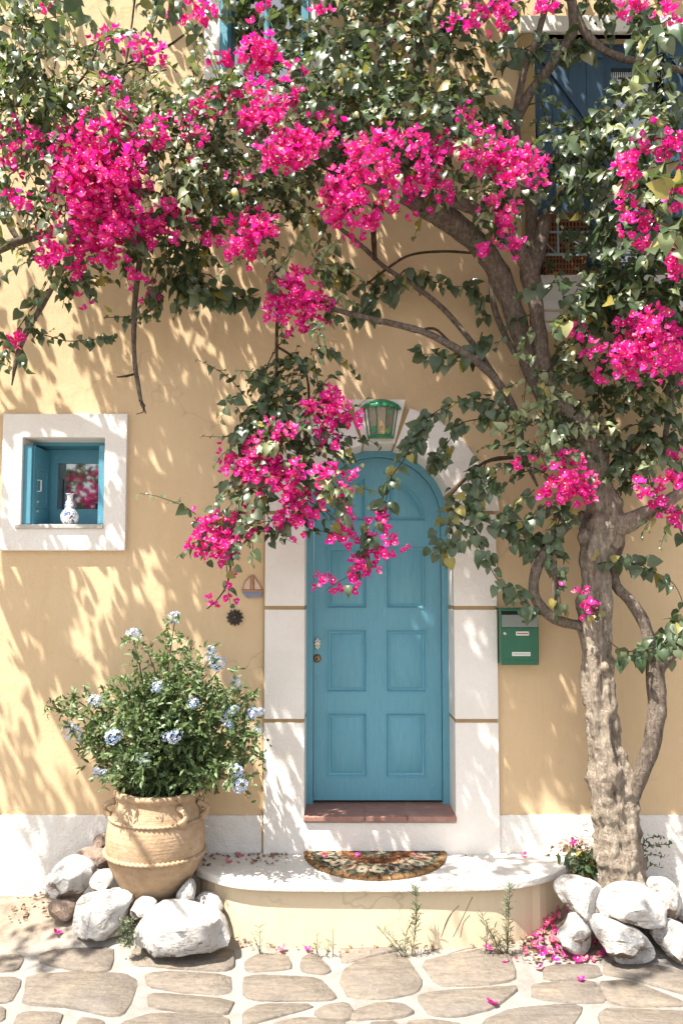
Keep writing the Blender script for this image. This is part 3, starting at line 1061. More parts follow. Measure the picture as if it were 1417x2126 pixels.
names = list(cols)
mb = MB()
NA, NR = 120, 36
vs = []
for j in range(NR + 1):
    for i in range(NA + 1):
        a = math.pi * i / NA; u = j / NR
        rr = u * (1 + (0.006 * math.sin(a * 77) if j == NR else 0))
        vs.append((mx_ - RA * rr * math.cos(a), my_ - RB * rr * math.sin(a), ZS + 0.017 + 0.0015 * rng.random() - (0.006 if j == NR else 0)))
fs = []; fm = []
for j in range(NR):
    for i in range(NA):
        fs.append((j * (NA + 1) + i, (j + 1) * (NA + 1) + i, (j + 1) * (NA + 1) + i + 1, j * (NA + 1) + i + 1))
        fm.append(names.index(mat_cell((j + .5) / NR, (i + .5) / NA * math.pi)))
n0 = len(vs)
for i in range(NA + 1):
    x, y, z = vs[NR * (NA + 1) + i]; vs.append((x, y, ZS - 0.002))
for i in range(NA):
    fs.append((NR * (NA + 1) + i, n0 + i, n0 + i + 1, NR * (NA + 1) + i + 1)); fm.append(0)
k0 = NR * (NA + 1)
vs += [(mx_ - RA, my_ + .001, ZS - .002), (mx_ + RA, my_ + .001, ZS - .002), (mx_ + RA, my_ + .001, ZS + .014), (mx_ - RA, my_ + .001, ZS + .014)]
q = len(vs) - 4
fs.append((q, q + 1, q + 2, q + 3)); fm.append(1)
obj('mat_pile', vs, fs, [mm[k_] for k_ in names], mat_, fmat=fm)

# ---- mailbox
def px_box(x0, x1, y0, y1, yf, yb): 
    a = at(x0, y1, yf); b = at(x1, y0, yf)
    return a.x, b.x, yf, yb, a.z, b.z


bx = at(1040, 1381, -0.115); bt = at(1117, 1268, -0.115)
mbx = thing('mailbox', 'green metal mailbox with two label slots beside the doorway', 'mailbox', (bx.x, 0, bx.z))
body = bevel(MB().box(bx.x, bt.x, -0.112, -0.0005, bx.z, bt.z).build('body', M['green_metal'], mbx), .006)
zf = at(1070, 1302, -.115).z
# shadow under the lid painted as a black strip; flap; door
m_dk = material('lid_shadow_black', (0.01, 0.012, 0.012), 0.6)
MB().box(bx.x + .004, bt.x - .004, -0.1145, -0.11, zf + .074, bt.z - .004).build('lid_shadow', m_dk, mbx)
fl = MB(); f0, f1 = bx.x + .006, bt.x - .004
fl.add([(f0, -.1155, zf), (f1, -.1155, zf), (f1, -.124, zf + .072), (f0, -.124, zf + .072), (f0, -.112, zf), (f1, -.112, zf), (f1, -.118, zf + .074), (f0, -.118, zf + .074)],
       [(0, 1, 2, 3), (7, 6, 5, 4), (3, 2, 6, 7), (0, 3, 7, 4), (1, 5, 6, 2), (0, 4, 5, 1)])
m_fl = material('flap_grey_green', (0.16, 0.19, 0.175), 0.35, 0.5)
flap = fl.build('flap', m_fl, mbx)
md = material('ink', (0.03, 0.03, 0.035), 0.6)
ik = MB()
c0 = at(1084, 1291, -.122)
for i, (w, h) in enumerate(((.004, .014), (.004, .009), (.004, .014))):
    ik.box(c0.x + i * .009, c0.x + i * .009 + w, -.1265, -.119, c0.z - h / 2, c0.z + h / 2)
ik.build('print_mark', md, flap)
bevel(MB().box(bx.x + .005, bt.x - .005, -0.118, -0.1115, bx.z + .032, zf - .004).build('front_door', M['green_metal'], mbx), .002)
bevel(MB().box(bx.x - .006, bt.x + .004, -0.128, -0.0005, bt.z - .002, bt.z + .016).build('lid', M['green_metal'], mbx), .005)
ml_ = material('label_paper', (0.60, 0.60, 0.55), 0.5)
for (a, b, c, d, red) in ((1070, 1097, 1311, 1319.5, True), (1062, 1100, 1353.5, 1362, False)):
    p, q_ = at(a, d, -.119), at(b, c, -.119)
    lb = bevel(MB().box(p.x, q_.x, -.122, -.1175, p.z, q_.z).build('label_plate', ml_, mbx), .001)
    mr = material('label_line', (0.30, 0.07, 0.08) if red else (0.33, 0.38, 0.36), 0.6)
    MB().box(p.x + .006, q_.x - .006, -.1226, -.121, (p.z + q_.z) / 2 - .003, (p.z + q_.z) / 2 + .003).build('label_line', mr, lb)
MB().lathe([(0.0001, .006), (.008, .005), (.011, .0), (.011, -.004)], at(1047.5, 1315, -.12), 14, tilt=Matrix.Rotation(R(90), 3, 'X')).build('lock', M['steel'], mbx, True)

# ---- clay sailing boat plaque
pq = at(523, 1218, -.012)
pla = thing('wall_plaque', 'small clay sailing boat plaque hung on the ochre wall left of the door', 'plaque', (pq.x, 0, pq.z))
P_ = lambda x, y, yy=-.012: (at(x, y, yy).x, at(x, y, yy).z)
mcl = m_stone('plaque_clay', [(0.34, 0.18, 0.10), (0.45, 0.26, 0.16)], 20, 0.7, 0.002, rnd=0)
msl = m_stone('plaque_sail', [(0.56, 0.40, 0.30), (0.64, 0.48, 0.38)], 20, 0.6, 0.001, rnd=0)
mbl = m_stone('plaque_hull', [(0.17, 0.19, 0.27), (0.26, 0.28, 0.36)], 30, 0.5, 0.001, rnd=0)


def plate(pts, y0, y1, name, m, par, bw=.002):
    lp = [P_(*p) for p in pts]
    ar = sum(lp[i][0] * lp[(i + 1) % len(lp)][1] - lp[(i + 1) % len(lp)][0] * lp[i][1] for i in range(len(lp)))
    if ar < 0: lp = lp[::-1]
    return bevel(MB().prism([lp], y0, y1).build(name, m, par), bw)


plate([(524, 1192), (528, 1194), (546, 1226), (502, 1224), (508, 1206), (517, 1196)], -.010, -.0005, 'backing', mcl, pla)
plate([(520, 1198), (519, 1224), (505, 1223), (510, 1208)], -.014, -.006, 'sail', msl, pla)
plate([(528.5, 1199), (543, 1223), (528, 1224)], -.014, -.006, 'sail', msl, pla)
plate([(522, 1197), (527, 1198), (526, 1226), (521, 1224), (519, 1212)], -.018, -.006, 'mast', mcl, pla)
plate([(502, 1226), (546, 1228), (542, 1239), (512, 1241), (504, 1233)], -.016, -.0005, 'hull', mbl, pla)
plate([(503, 1224), (547, 1226), (546, 1230), (518, 1229), (502, 1228)], -.019, -.006, 'gunwale', mcl, pla)

# ---- dark metal flower rosette
ro = at(487, 1282, -.02)
rosette = thing('wall_ornament', 'round dark flower shaped metal ornament on the ochre wall below the boat plaque', 'wall ornament', (ro.x, 0, ro.z))
mro = m_stone('dark_cast_metal', [(0.035, 0.03, 0.025), (0.085, 0.075, 0.06), (0.15, 0.13, 0.11)], 40, 0.6, 0.004, rnd=0)
RX = Matrix.Rotation(R(90), 3, 'X')
for ring_, (nn, r0, r1, h) in enumerate(((12, .022, .054, .010), (9, .012, .036, .020))):
    for i in range(nn):
        a = 2 * math.pi * (i + .5 * ring_) / nn
        d = Vector((math.cos(a), 0, math.sin(a))); s = Vector((-math.sin(a), 0, math.cos(a)))
        b = Vector((ro.x, 0, ro.z)); w = .012 - .002 * ring_
        v = [b + d * r0 - s * w * .4 + Vector((0, -h * .8, 0)), b + d * r0 + s * w * .4 + Vector((0, -h * .8, 0)),
             b + d * (r0 + r1) / 2 - s * w + Vector((0, -h - .006, 0)), b + d * (r0 + r1) / 2 + s * w + Vector((0, -h - .006, 0)),
             b + d * r1 + Vector((0, -h * .4, 0)), b + d * (r0 + r1) / 2 + Vector((0, -h - .012, 0)), b + d * (r0 + r1) / 2 + Vector((0, -.0005, 0)), b + d * r0 + Vector((0, -.0005, 0)), b + d * r1 * .95 + Vector((0, -.0005, 0))]
        obj('petal', v, [(0, 1, 5), (0, 5, 2), (1, 3, 5), (2, 5, 4), (3, 4, 5), (0, 2, 6, 7), (1, 7, 6, 3), (2, 4, 8, 6), (3, 6, 8, 4)], mro, rosette)
MB().lathe([(0.0001, .034), (.008, .032), (.014, .024), (.016, .0)], Vector((ro.x, -.001, ro.z)), 12, tilt=RX).build('boss', mro, rosette, True)

# ---- lantern on the keystone
lc_ = at(791, 905, -.12)
lant = thing('lantern', 'green metal and painted glass half lantern fixed on the keystone above the door', 'lantern', (lc_.x, -0.056, lc_.z))
LX, LY = lc_.x, -0.058
zb_, zt_ = at(791, 905, -.12).z, at(791, 843, -.13).z
rb_, rt_ = 0.077, 0.104
half = dict(a0=math.pi, a1=2 * math.pi)
lb = MB()
lb.lathe([(rb_ - .012, -.006), (rb_ + .004, -.006), (rb_ + .006, .008), (rb_ - .012, .008)], Vector((LX, LY, zb_)), 14, **half)
lb.add([(LX - rb_, LY, zb_ - .005), (LX + rb_, LY, zb_ - .005)] + [(LX + rb_ * math.cos(a), LY + rb_ * math.sin(a), zb_ - .005) for a in np.linspace(0, -math.pi, 10)[1:-1]], [tuple(range(10))])
lb.build('base_ring', M['lamp_green'], lant, True)
cp = MB(); N_ = 28
prof = [(1.12, -.010), (1.16, .004), (1.02, .018), (.82, .034), (.5, .048), (.2, .054), (.0001, .055)]
cv = []
for (r, z) in prof:
    for i in range(N_ + 1):
        a = math.pi + math.pi * i / N_
        w = 1 + (0.05 * math.cos(i * math.pi / 2) if r > 1 else 0)
        cv.append((LX + rt_ * r * w * math.cos(a), LY + rt_ * r * w * math.sin(a), zt_ + z))
cf = [(j * (N_ + 1) + i, j * (N_ + 1) + i + 1, (j + 1) * (N_ + 1) + i + 1, (j + 1) * (N_ + 1) + i) for j in range(len(prof) - 1) for i in range(N_)]
n = len(cv); cv += [(LX - 1.12 * rt_, LY, zt_ - .009), (LX + 1.12 * rt_, LY, zt_ - .009)] + [(LX + 1.12 * rt_ * math.cos(a), LY + 1.12 * rt_ * math.sin(a), zt_ - .009) for a in np.linspace(0, -math.pi, 12)[1:-1]]
cf.append(tuple(range(n, n + 12)))
obj('cap', cv, cf, M['lamp_green'], lant, smooth=True)
mgl = material('amber_glass', (0.62, 0.55, 0.42), 0.12, 0.6)
mgl.node_tree.nodes['Principled BSDF'].inputs['Transmission Weight'].default_value = 0.75
angs = [math.pi + math.pi * i / 5 for i in range(6)]
bars_ = MB()
for i in range(5):
    a, b = angs[i] + .03, angs[i + 1] - .03
    q4 = []
    for (rr, z) in ((rb_ - .004, zb_ + .006), (rt_ - .006, zt_ - .004)):
        for an in (a, b): q4.append(Vector((LX + rr * math.cos(an), LY + rr * math.sin(an), z)))
    nrm_ = (q4[1] - q4[0]).cross(q4[2] - q4[0]).normalized() * .003
    v = [q4[0], q4[1], q4[3], q4[2]] ; v = v + [p + nrm_ for p in v]
    obj('glass_pane', v, [(0, 1, 2, 3), (7, 6, 5, 4), (0, 4, 5, 1), (1, 5, 6, 2), (2, 6, 7, 3), (3, 7, 4, 0)], mgl, lant)
for an in angs:
    bars_.tube([(LX + (rb_) * math.cos(an), LY + rb_ * math.sin(an) - .001, zb_), (LX + rt_ * math.cos(an), LY + rt_ * math.sin(an) - .001, zt_)], .0035, 5)
bars_.build('glazing_bar', m_paint('rusty_green', (0.07, 0.13, 0.075), (0.2, 0.1, 0.06), .6), lant)
my = material('yellow_glass_leaf', (0.62, 0.36, 0.06), 0.35)
mgp = material('green_glass_leaf', (0.05, 0.22, 0.08), 0.35)
for (a, b, mt, w, h, yo) in ((793, 858, my, 26, 34, -.10), (790, 878, my, 14, 22, -.102), (796, 893, my, 20, 22, -.096), (808, 856, mgp, 16, 22, -.098), (776, 890, mgp, 18, 20, -.096), (806, 892, mgp, 14, 26, -.094)):
    c = at(a, b, -.15)
    w_, h_ = w * PX / 2 * .8, h * PX / 2 * .8
    vs = []
    for k_ in range(8):
        an = 2 * math.pi * k_ / 8
        r_ = 1 if k_ % 2 == 0 else .8
        vs.append((c.x + w_ * r_ * math.cos(an) + .2 * h_ * math.sin(an), LY + yo + .02, c.z + h_ * r_ * math.sin(an)))
    vs += [(x, y + .004, z) for x, y, z in vs]
    obj('painted_leaf', vs, [tuple(range(8))[::-1], tuple(range(8, 16))] + [(i, (i + 1) % 8, 8 + (i + 1) % 8, 8 + i) for i in range(8)], mt, lant)

# ---- vase on the sill
vp = at(145, 1089, .02)
vz = IZ0 + 0.023
vase = thing('vase', 'small white vase with blue flower pattern on the window sill', 'vase', (vp.x, .015, vz))
mv = material('blue_white_porcelain', (0.72, 0.72, 0.70), 0.15, 0.6); t = NT(mv)
v_ = t.map((1, 1, 1))
w1 = t.ramp(t.noise(v_, 42, 3, 0.6, 1.5), [(0.50, 0.0), (0.56, 1.0)])
t.color(t.mix(w1, (0.72, 0.72, 0.70), (0.03, 0.06, 0.22)))
k = 0.00302
prof = [(8, 0), (11, 1), (16.5, 8), (18, 16), (17.5, 21), (12, 30), (9.5, 33), (10.5, 36), (10.5, 40), (6.5, 50), (5.6, 56), (6.5, 60), (9, 63), (8.6, 63.5), (5.5, 60), (4.5, 54)]
MB().lathe([(r * k, z * k) for r, z in prof], (vp.x, .015, vz), 24).build('vase_body', mv, vase, True)

# ---- brown basket on the upper window ledge
bk0, bk1 = at(1126, 575, -.06), at(1216, 450, -.06)
UL = wz(582, 0)
bask = thing('basket', 'brown perforated basket standing behind the iron guard of the upper window', 'basket', ((bk0.x + bk1.x) / 2, -.03, UL))
mbk = m_stone('brown_wicker', [(0.16, 0.065, 0.03), (0.27, 0.12, 0.055), (0.34, 0.16, 0.08)], 30, 0.6, 0.003, rnd=0)
bw = (bk1.x - bk0.x) / 2; bxc = (bk1.x + bk0.x) / 2; bh = bk1.z - UL
wv = MB()
for j in range(12):
    z = UL + .01 + (bh - .02) * j / 11
    s_ = 1 - .16 * (1 - j / 11)
    th = .013 if j in (0, 5, 6, 11) else .008
    for (xa, ya, xb, yb) in ((-bw, -.085, bw, -.085), (-bw, .02, bw, .02), (-bw, -.085, -bw, .02), (bw, -.085, bw, .02)):
        wv.bar((bxc + xa * s_, ya * s_, z), (bxc + xb * s_, yb * s_, z), th, .007, up=(0, -1, 0) if xa != xb else (1, 0, 0))
for i in range(13):
    x = -bw + 2 * bw * i / 12
    for ya in (-.087, .022):
        wv.bar((bxc + x * .84, ya * .84, UL), (bxc + x, ya, UL + bh), .010, .006)
wv.build('woven_side', mbk, bask)
MB().box(bxc - bw * .80, bxc + bw * .80, -.062, .014, UL + .002, UL + bh * .9).build('liner', material('dark_liner', (0.05, 0.025, 0.015), .8), bask)
rim = MB()
rim.tube([(bxc - bw, -.087, UL + bh), (bxc + bw, -.087, UL + bh), (bxc + bw, .022, UL + bh), (bxc - bw, .022, UL + bh), (bxc - bw, -.087, UL + bh)], .011, 6)
rim.build('rim', mbk, bask)

# ================================================================== ROCKS
mrk = bpy.data.materials.new('whitewashed_stone'); mrk.use_nodes = True
t = NT(mrk); t.b.inputs['Roughness'].default_value = 0.85; t.b.inputs['Specular IOR Level'].default_value = 0.2
v = t.map()
n1 = t.noise(v, 6, 8, 0.7, 0.4)
bare = t.ramp(t.noise(v, 9, 8, 0.72), [(0.3, (0.15, 0.10, 0.075)), (0.5, (0.30, 0.23, 0.18)), (0.7, (0.46, 0.40, 0.35))])
paint = t.ramp(n1, [(0.25, (0.58, 0.55, 0.51)), (0.5, (0.70, 0.685, 0.66)), (0.75, (0.76, 0.75, 0.735))])
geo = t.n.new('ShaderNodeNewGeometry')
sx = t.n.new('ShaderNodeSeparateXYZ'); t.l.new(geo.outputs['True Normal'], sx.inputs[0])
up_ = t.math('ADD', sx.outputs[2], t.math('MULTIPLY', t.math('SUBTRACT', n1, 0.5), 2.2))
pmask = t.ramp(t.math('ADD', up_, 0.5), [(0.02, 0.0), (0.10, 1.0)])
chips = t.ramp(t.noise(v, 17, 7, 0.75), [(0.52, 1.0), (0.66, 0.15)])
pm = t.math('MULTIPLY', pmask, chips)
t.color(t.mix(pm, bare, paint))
t.bump(t.math('ADD', t.math('MULTIPLY', n1, 2.0), t.math('ADD', t.noise(t.map((1, 1, 2.2)), 30, 7, 0.75), t.math('MULTIPLY', t.voro(v, 16), 0.9))), 0.03, 1.0)


def rock(pts, yc, depth, label, group, mat=mrk, name='painted_stone', amp=0.018):
    P = [at(a, b, yc) for a, b in pts]
    lp = [(p.x, p.z) for p in P]
    ar = sum(lp[i][0] * lp[(i + 1) % len(lp)][1] - lp[(i + 1) % len(lp)][0] * lp[i][1] for i in range(len(lp)))
    if ar < 0: lp = lp[::-1]
    # resample closed outline
    L = [Vector(q) for q in chaikin(lp, 1)]
    n = 30
    seg = [(L[(i + 1) % len(L)] - L[i]).length for i in range(len(L))]; tot = sum(seg)
    out = []; i = 0; acc = 0
    for k in range(n):
        d = tot * k / n
        while acc + seg[i] < d: acc += seg[i]; i += 1
        out.append(L[i].lerp(L[(i + 1) % len(L)], (d - acc) / seg[i]))
    c = sum(out, Vector((0, 0))) / n
    sd = rng.random() * 90
    vs = []
    rings = 13
    rr = np.random.default_rng(int(sd * 1000))
    cuts = []
    ext = Vector((max(q.x for q in out) - min(q.x for q in out), 0, max(q.y for q in out) - min(q.y for q in out))) * .5
    for _ in range(12):
        nv = Vector((rr.normal() * .8, -.75 + rr.normal() * .45, rr.normal() * .7 + .2)).normalized()
        sup = math.sqrt((ext.x * nv.x) ** 2 + (depth * nv.y) ** 2 + (ext.z * nv.z) ** 2)
        cuts.append((nv, sup * (.66 + .22 * rr.random())))
    for j in range(1, rings):
        ph = -math.pi / 2 + math.pi * j / rings
        s = max(0.0, math.cos(ph)) ** 0.55
        yy = math.copysign(abs(math.sin(ph)) ** 0.9, ph)
        for q in out:
            x = c.x + (q.x - c.x) * s; z = c.y + (q.y - c.y) * s
            y = yc + depth * yy
            p = Vector((x, y, z))
            if abs(ph) > .2:
                rel = p - Vector((c.x, yc, c.y))
                for nv, dd in cuts:
                    ov = rel.dot(nv) - dd
                    if ov > 0: rel = rel - nv * ov
                p = rel + Vector((c.x, yc, c.y))
            nn = mnoise.noise(p * 6 + Vector((sd, 0, 0))) + .55 * mnoise.noise(p * 14 + Vector((sd, 5, 0))) + .3 * mnoise.noise(p * 31 + Vector((sd, 9, 0)))
            cell = mnoise.voronoi(p * 8 + Vector((sd, 0, 0)))[0][0]
            d = Vector((q.x - c.x, 0, q.y - c.y)).normalized() * s + Vector((0, yy, 0)) * 1.2
            edge = 0.35 if abs(ph) < .35 else 1.0
            vs.append(p + d * (amp * .55 * nn * edge + .014 * (cell - .3) * edge))
    fs = []
    m_ = rings - 1
    for j in range(m_ - 1):
        for i in range(n):
            fs.append((j * n + i, j * n + (i + 1) % n, (j + 1) * n + (i + 1) % n, (j + 1) * n + i))
    fs.append(tuple(range(n))[::-1]); fs.append(tuple((m_ - 1) * n + i for i in range(n)))
    bm = bmesh.new()
    bv = [bm.verts.new(v) for v in vs]
    for f in fs: bm.faces.new([bv[i] for i in f])
    bmesh.ops.recalc_face_normals(bm, faces=bm.faces)
    me = bpy.data.meshes.new(name); bm.to_mesh(me); bm.free()
    me.materials.append(mat)
    zmin = min(q[1] for q in lp)
    me.transform(Matrix.Translation((-c.x, -yc, -zmin)))
    me.polygons.foreach_set('use_smooth', np.ones(len(me.polygons), dtype=bool))
    o = bpy.data.objects.new(name, me); COL.objects.link(o); o.location = (c.x, yc, zmin)
    sharp(o, 32)
    return tag(o, label, 'stone', group)


GA = 'white painted stones round the clay pot'
GB = 'white painted stones round the tree trunk'
rock([(193, 1753), (196, 1738), (213, 1730), (224, 1735), (224, 1764), (200, 1764)], -.07, .05, 'round grey stone half hidden behind the left side of the clay pot', GA, M['rock_bare'], 'stone')
rock([(157, 1772), (167, 1763), (218, 1766), (228, 1782), (232, 1806), (200, 1800), (177, 1786)], -.16, .09, 'flat brown unpainted stone leaning against the left of the clay pot', GA, M['rock_bare'], 'stone')
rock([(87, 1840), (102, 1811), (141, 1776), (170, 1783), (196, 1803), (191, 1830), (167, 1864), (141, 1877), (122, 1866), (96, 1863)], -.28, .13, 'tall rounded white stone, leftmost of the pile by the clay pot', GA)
rock([(100, 1886), (105, 1868), (157, 1870), (160, 1892), (148, 1909), (109, 1907)], -.36, .09, 'small brown stone under the leftmost white stone', GA, M['rock_bare'], 'stone')
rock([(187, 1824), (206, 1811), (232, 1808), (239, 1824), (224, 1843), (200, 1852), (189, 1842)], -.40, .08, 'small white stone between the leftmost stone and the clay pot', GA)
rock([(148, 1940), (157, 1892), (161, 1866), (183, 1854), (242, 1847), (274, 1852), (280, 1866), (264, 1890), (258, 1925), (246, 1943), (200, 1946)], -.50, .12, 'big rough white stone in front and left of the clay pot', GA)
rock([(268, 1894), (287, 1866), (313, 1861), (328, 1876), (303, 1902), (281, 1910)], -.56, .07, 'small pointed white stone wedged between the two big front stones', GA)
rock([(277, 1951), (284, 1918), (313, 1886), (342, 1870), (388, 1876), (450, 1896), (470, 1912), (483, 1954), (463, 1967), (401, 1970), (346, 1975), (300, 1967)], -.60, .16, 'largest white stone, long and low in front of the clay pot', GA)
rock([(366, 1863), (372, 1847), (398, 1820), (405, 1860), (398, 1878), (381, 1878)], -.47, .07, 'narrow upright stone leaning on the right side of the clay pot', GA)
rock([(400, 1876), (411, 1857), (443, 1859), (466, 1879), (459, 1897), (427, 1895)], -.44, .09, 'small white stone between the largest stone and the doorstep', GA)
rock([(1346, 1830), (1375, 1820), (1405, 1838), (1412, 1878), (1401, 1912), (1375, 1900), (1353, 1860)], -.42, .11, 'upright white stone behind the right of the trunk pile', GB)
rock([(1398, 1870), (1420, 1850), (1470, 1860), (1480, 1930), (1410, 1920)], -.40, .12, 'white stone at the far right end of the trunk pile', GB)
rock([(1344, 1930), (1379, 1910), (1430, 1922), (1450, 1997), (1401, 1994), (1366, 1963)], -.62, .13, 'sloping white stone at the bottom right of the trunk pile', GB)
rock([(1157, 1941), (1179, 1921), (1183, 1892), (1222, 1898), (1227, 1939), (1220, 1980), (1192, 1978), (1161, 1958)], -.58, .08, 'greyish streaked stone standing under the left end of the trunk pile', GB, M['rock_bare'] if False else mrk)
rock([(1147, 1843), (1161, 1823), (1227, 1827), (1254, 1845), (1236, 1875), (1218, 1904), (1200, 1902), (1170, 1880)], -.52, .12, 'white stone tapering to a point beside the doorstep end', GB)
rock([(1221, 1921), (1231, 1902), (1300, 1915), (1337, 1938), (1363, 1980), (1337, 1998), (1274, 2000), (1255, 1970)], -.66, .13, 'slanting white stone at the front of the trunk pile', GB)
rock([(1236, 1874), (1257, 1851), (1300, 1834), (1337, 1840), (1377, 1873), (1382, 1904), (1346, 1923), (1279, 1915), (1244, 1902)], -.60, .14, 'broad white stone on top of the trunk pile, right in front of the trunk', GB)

# ================================================================== POT
PY = -0.325
pc = at(318, 1874, PY)
kp_ = (5 + PY) / F_PX
zb_pot = pc.z
pot = thing('clay_pot', 'large terracotta pot with rope bands and loop handles, planted with a blue flowering shrub', 'pot', (pc.x, PY, zb_pot))
prof_px = [(0.1, 1874), (42, 1874), (46, 1871), (54, 1855), (57, 1848), (62, 1841), (76, 1818), (88, 1795), (95.5, 1774), (98.5, 1750), (98.5, 1730), (96, 1710), (91, 1692), (86, 1676), (82, 1664), (80, 1655), (82.5, 1650), (86, 1646), (87, 1641), (85, 1636), (78, 1635), (74, 1640), (72, 1660), (70, 1690), (0.1, 1690)]
zpx = lambda py: at(318, py, PY).z
tilt_ = Matrix.Rotation(R(1.6), 3, 'Y')
pr_ = [(r * kp_, zpx(py) - zb_pot) for r, py in prof_px]
pv = MB().lathe(pr_, (pc.x, PY, zb_pot), 48, tilt=tilt_)
m = m_stone('old_clay', [(0.30, 0.195, 0.115), (0.39, 0.275, 0.17), (0.43, 0.315, 0.21), (0.48, 0.37, 0.26)], 2.6, 0.82, 0.002, rnd=0); t = NT(m)
lines = t.noise(t.map((0.6, 0.6, 26)), 4.0, 5, 0.65)
oldc = m.node_tree.nodes['Principled BSDF'].inputs['Base Color'].links[0].from_socket
t.color(t.mix(t.ramp(lines, [(0.32, 0.45), (0.5, 0.0)]), oldc, (0.30, 0.17, 0.09)))
t.bump(t.math('ADD', t.math('MULTIPLY', lines, 1.0), t.noise(t.map(), 60, 3, .6)), 0.004, 0.8)
pot_body = pv.build('pot_body', m, pot, True)


def rope(py, r_px, th, turns):
    n, s = 300, 8
    vs = []; R0 = r_px * kp_; z0 = zpx(py) - zb_pot
    for i in range(n):
        a = 2 * math.pi * i / n
        for k_ in range(s):
            b = 2 * math.pi * k_ / s
            rr = th * (1 + .42 * math.sin(2 * b + a * turns))
            p = Vector(((R0 + rr * math.cos(b)) * math.cos(a), (R0 + rr * math.cos(b)) * math.sin(a), z0 + rr * math.sin(b)))
            vs.append(Vector((pc.x, PY, zb_pot)) + tilt_ @ p)
    fs = [(i * s + k_, ((i + 1) % n) * s + k_, ((i + 1) % n) * s + (k_ + 1) % s, i * s + (k_ + 1) % s) for i in range(n) for k_ in range(s)]
    return obj('rope_band', vs, fs, m, pot, smooth=True)


rope(1692, 92, .0095, 64)
rope(1764, 98.5, .0115, 64)
for ang, sz in ((192, 1.0), (-48, 1.0), (-5, 0.9)):
    a = R(ang)
    d = Vector((math.cos(a), math.sin(a), 0)); s = Vector((-math.sin(a), math.cos(a), 0))
    pts = []
    r1, r2 = 84 * kp_, 92 * kp_
    zt, zl = zpx(1660) - zb_pot, zpx(1692) - zb_pot
    for k_ in range(11):
        u = k_ / 10
        out = math.sin(u * math.pi) * .05 * sz
        z = zt + (zl - zt) * u
        pts.append(Vector((pc.x, PY, zb_pot)) + tilt_ @ (d * (r1 + (r2 - r1) * u - .004 + out) + s * (.012 * math.sin(u * 3)) + Vector((0, 0, z + .012 * math.sin(u * math.pi)))))
    MB().tube(pts, [.021, .018, .016, .0155, .0155, .0155, .0155, .016, .017, .02, .024], 8).build('handle', m, pot, True)
MB().lathe([(0.001, 0), (72 * kp_, 0)], (pc.x + .01, PY, zpx(1655)), 24).build('pot_soil', M['soil'], pot)

# ================================================================== PLANTS
def tmpl(kind):
    """template vertices and triangles, about 1 long along +Y, blade normal +Z"""
    if kind == 'leaf':           # heart shaped, folded on the midrib, tip drooping
        o = [(.30, .03, .10), (.44, .26, .13), (.38, .56, .08), (.17, .86, -.06)]
        mid = [(0, .10, 0), (0, .42, .02), (0, .74, -.04)]
        tip = (0, 1.06, -.20)
    elif kind == 'leaf_curl':
        o = [(.27, .05, .16), (.36, .28, .24), (.30, .55, .16), (.13, .82, -.10)]
        mid = [(0, .08, 0), (0, .40, .06), (0, .72, -.03)]
        tip = (.06, 1.0, -.32)
    elif kind == 'lance':        # small narrow shrub leaf
        o = [(.10, .10, .03), (.20, .36, .06), (.20, .62, .05), (.10, .86, .0)]
        mid = [(0, .06, 0), (0, .45, -.02), (0, .78, -.04)]
        tip = (0, 1.05, -.12)
    V = [(-x, y, z) for x, y, z in o] + mid + [(x, y, z) for x, y, z in o] + [tip]
    L0, L1, L2, L3, m0, m1, m2, r0, r1, r2, r3, tp = range(12)
    F = [(m0, m1, L1), (m0, L1, L0), (m1, L2, L1), (m1, m2, L2), (m2, L3, L2), (m2, tp, L3),
         (m0, r1, m1), (m0, r0, r1), (m1, r1, r2), (m1, r2, m2), (m2, r2, r3), (m2, r3, tp)]
    return np.array(V, float), np.array(F, int)


def tmpl_flower(seed, size=1.0):
    """three papery bracts round a small cream tube, axis +Z; returns verts, tris, material per tri"""
    r_ = np.random.default_rng(seed)
    V = []; F = []; Mi = []
    for b in range(3):
        a = 2 * math.pi * b / 3 + r_.normal() * .15
        el = .62 + r_.normal() * .16
        w = .40 + r_.random() * .08
        d = np.array([math.cos(a) * math.cos(el), math.sin(a) * math.cos(el), math.sin(el)])
        s = np.array([-math.sin(a), math.cos(a), 0])
        nn = np.cross(d, s)
        pts = [(0, 0, 0), (.38, -w, .06), (.38, w, .06), (.42, 0, -.05), (.78, -w * .62, .02), (.78, w * .62, .02), (1.08, 0, .12)]
        k = len(V)
        for (l, x, z) in pts:
            V.append(d * l + s * (x + r_.normal() * .03) + nn * (z + r_.normal() * .05))
        for f in ((0, 3, 1), (0, 2, 3), (1, 3, 4), (3, 2, 5), (3, 6, 4), (3, 5, 6)):
            F.append([i + k for i in f]); Mi.append(0)
    k = len(V)
    for dx_, dy_ in ((.05, 0), (-.05, 0), (0, .05), (0, -.05)): V.append(np.array([dx_, dy_, .1]))
    V.append(np.array([.12, 0.03, .62])); V.append(np.array([-.10, .04, .60])); V.append(np.array([0, -.10, .62]))
    F += [[k, k + 2, k + 4], [k + 1, k + 5, k + 2], [k + 3, k + 6, k], [k + 4, k + 5, k + 6]]; Mi += [1, 1, 1, 1]
    return np.array(V) * size, np.array(F), np.array(Mi)


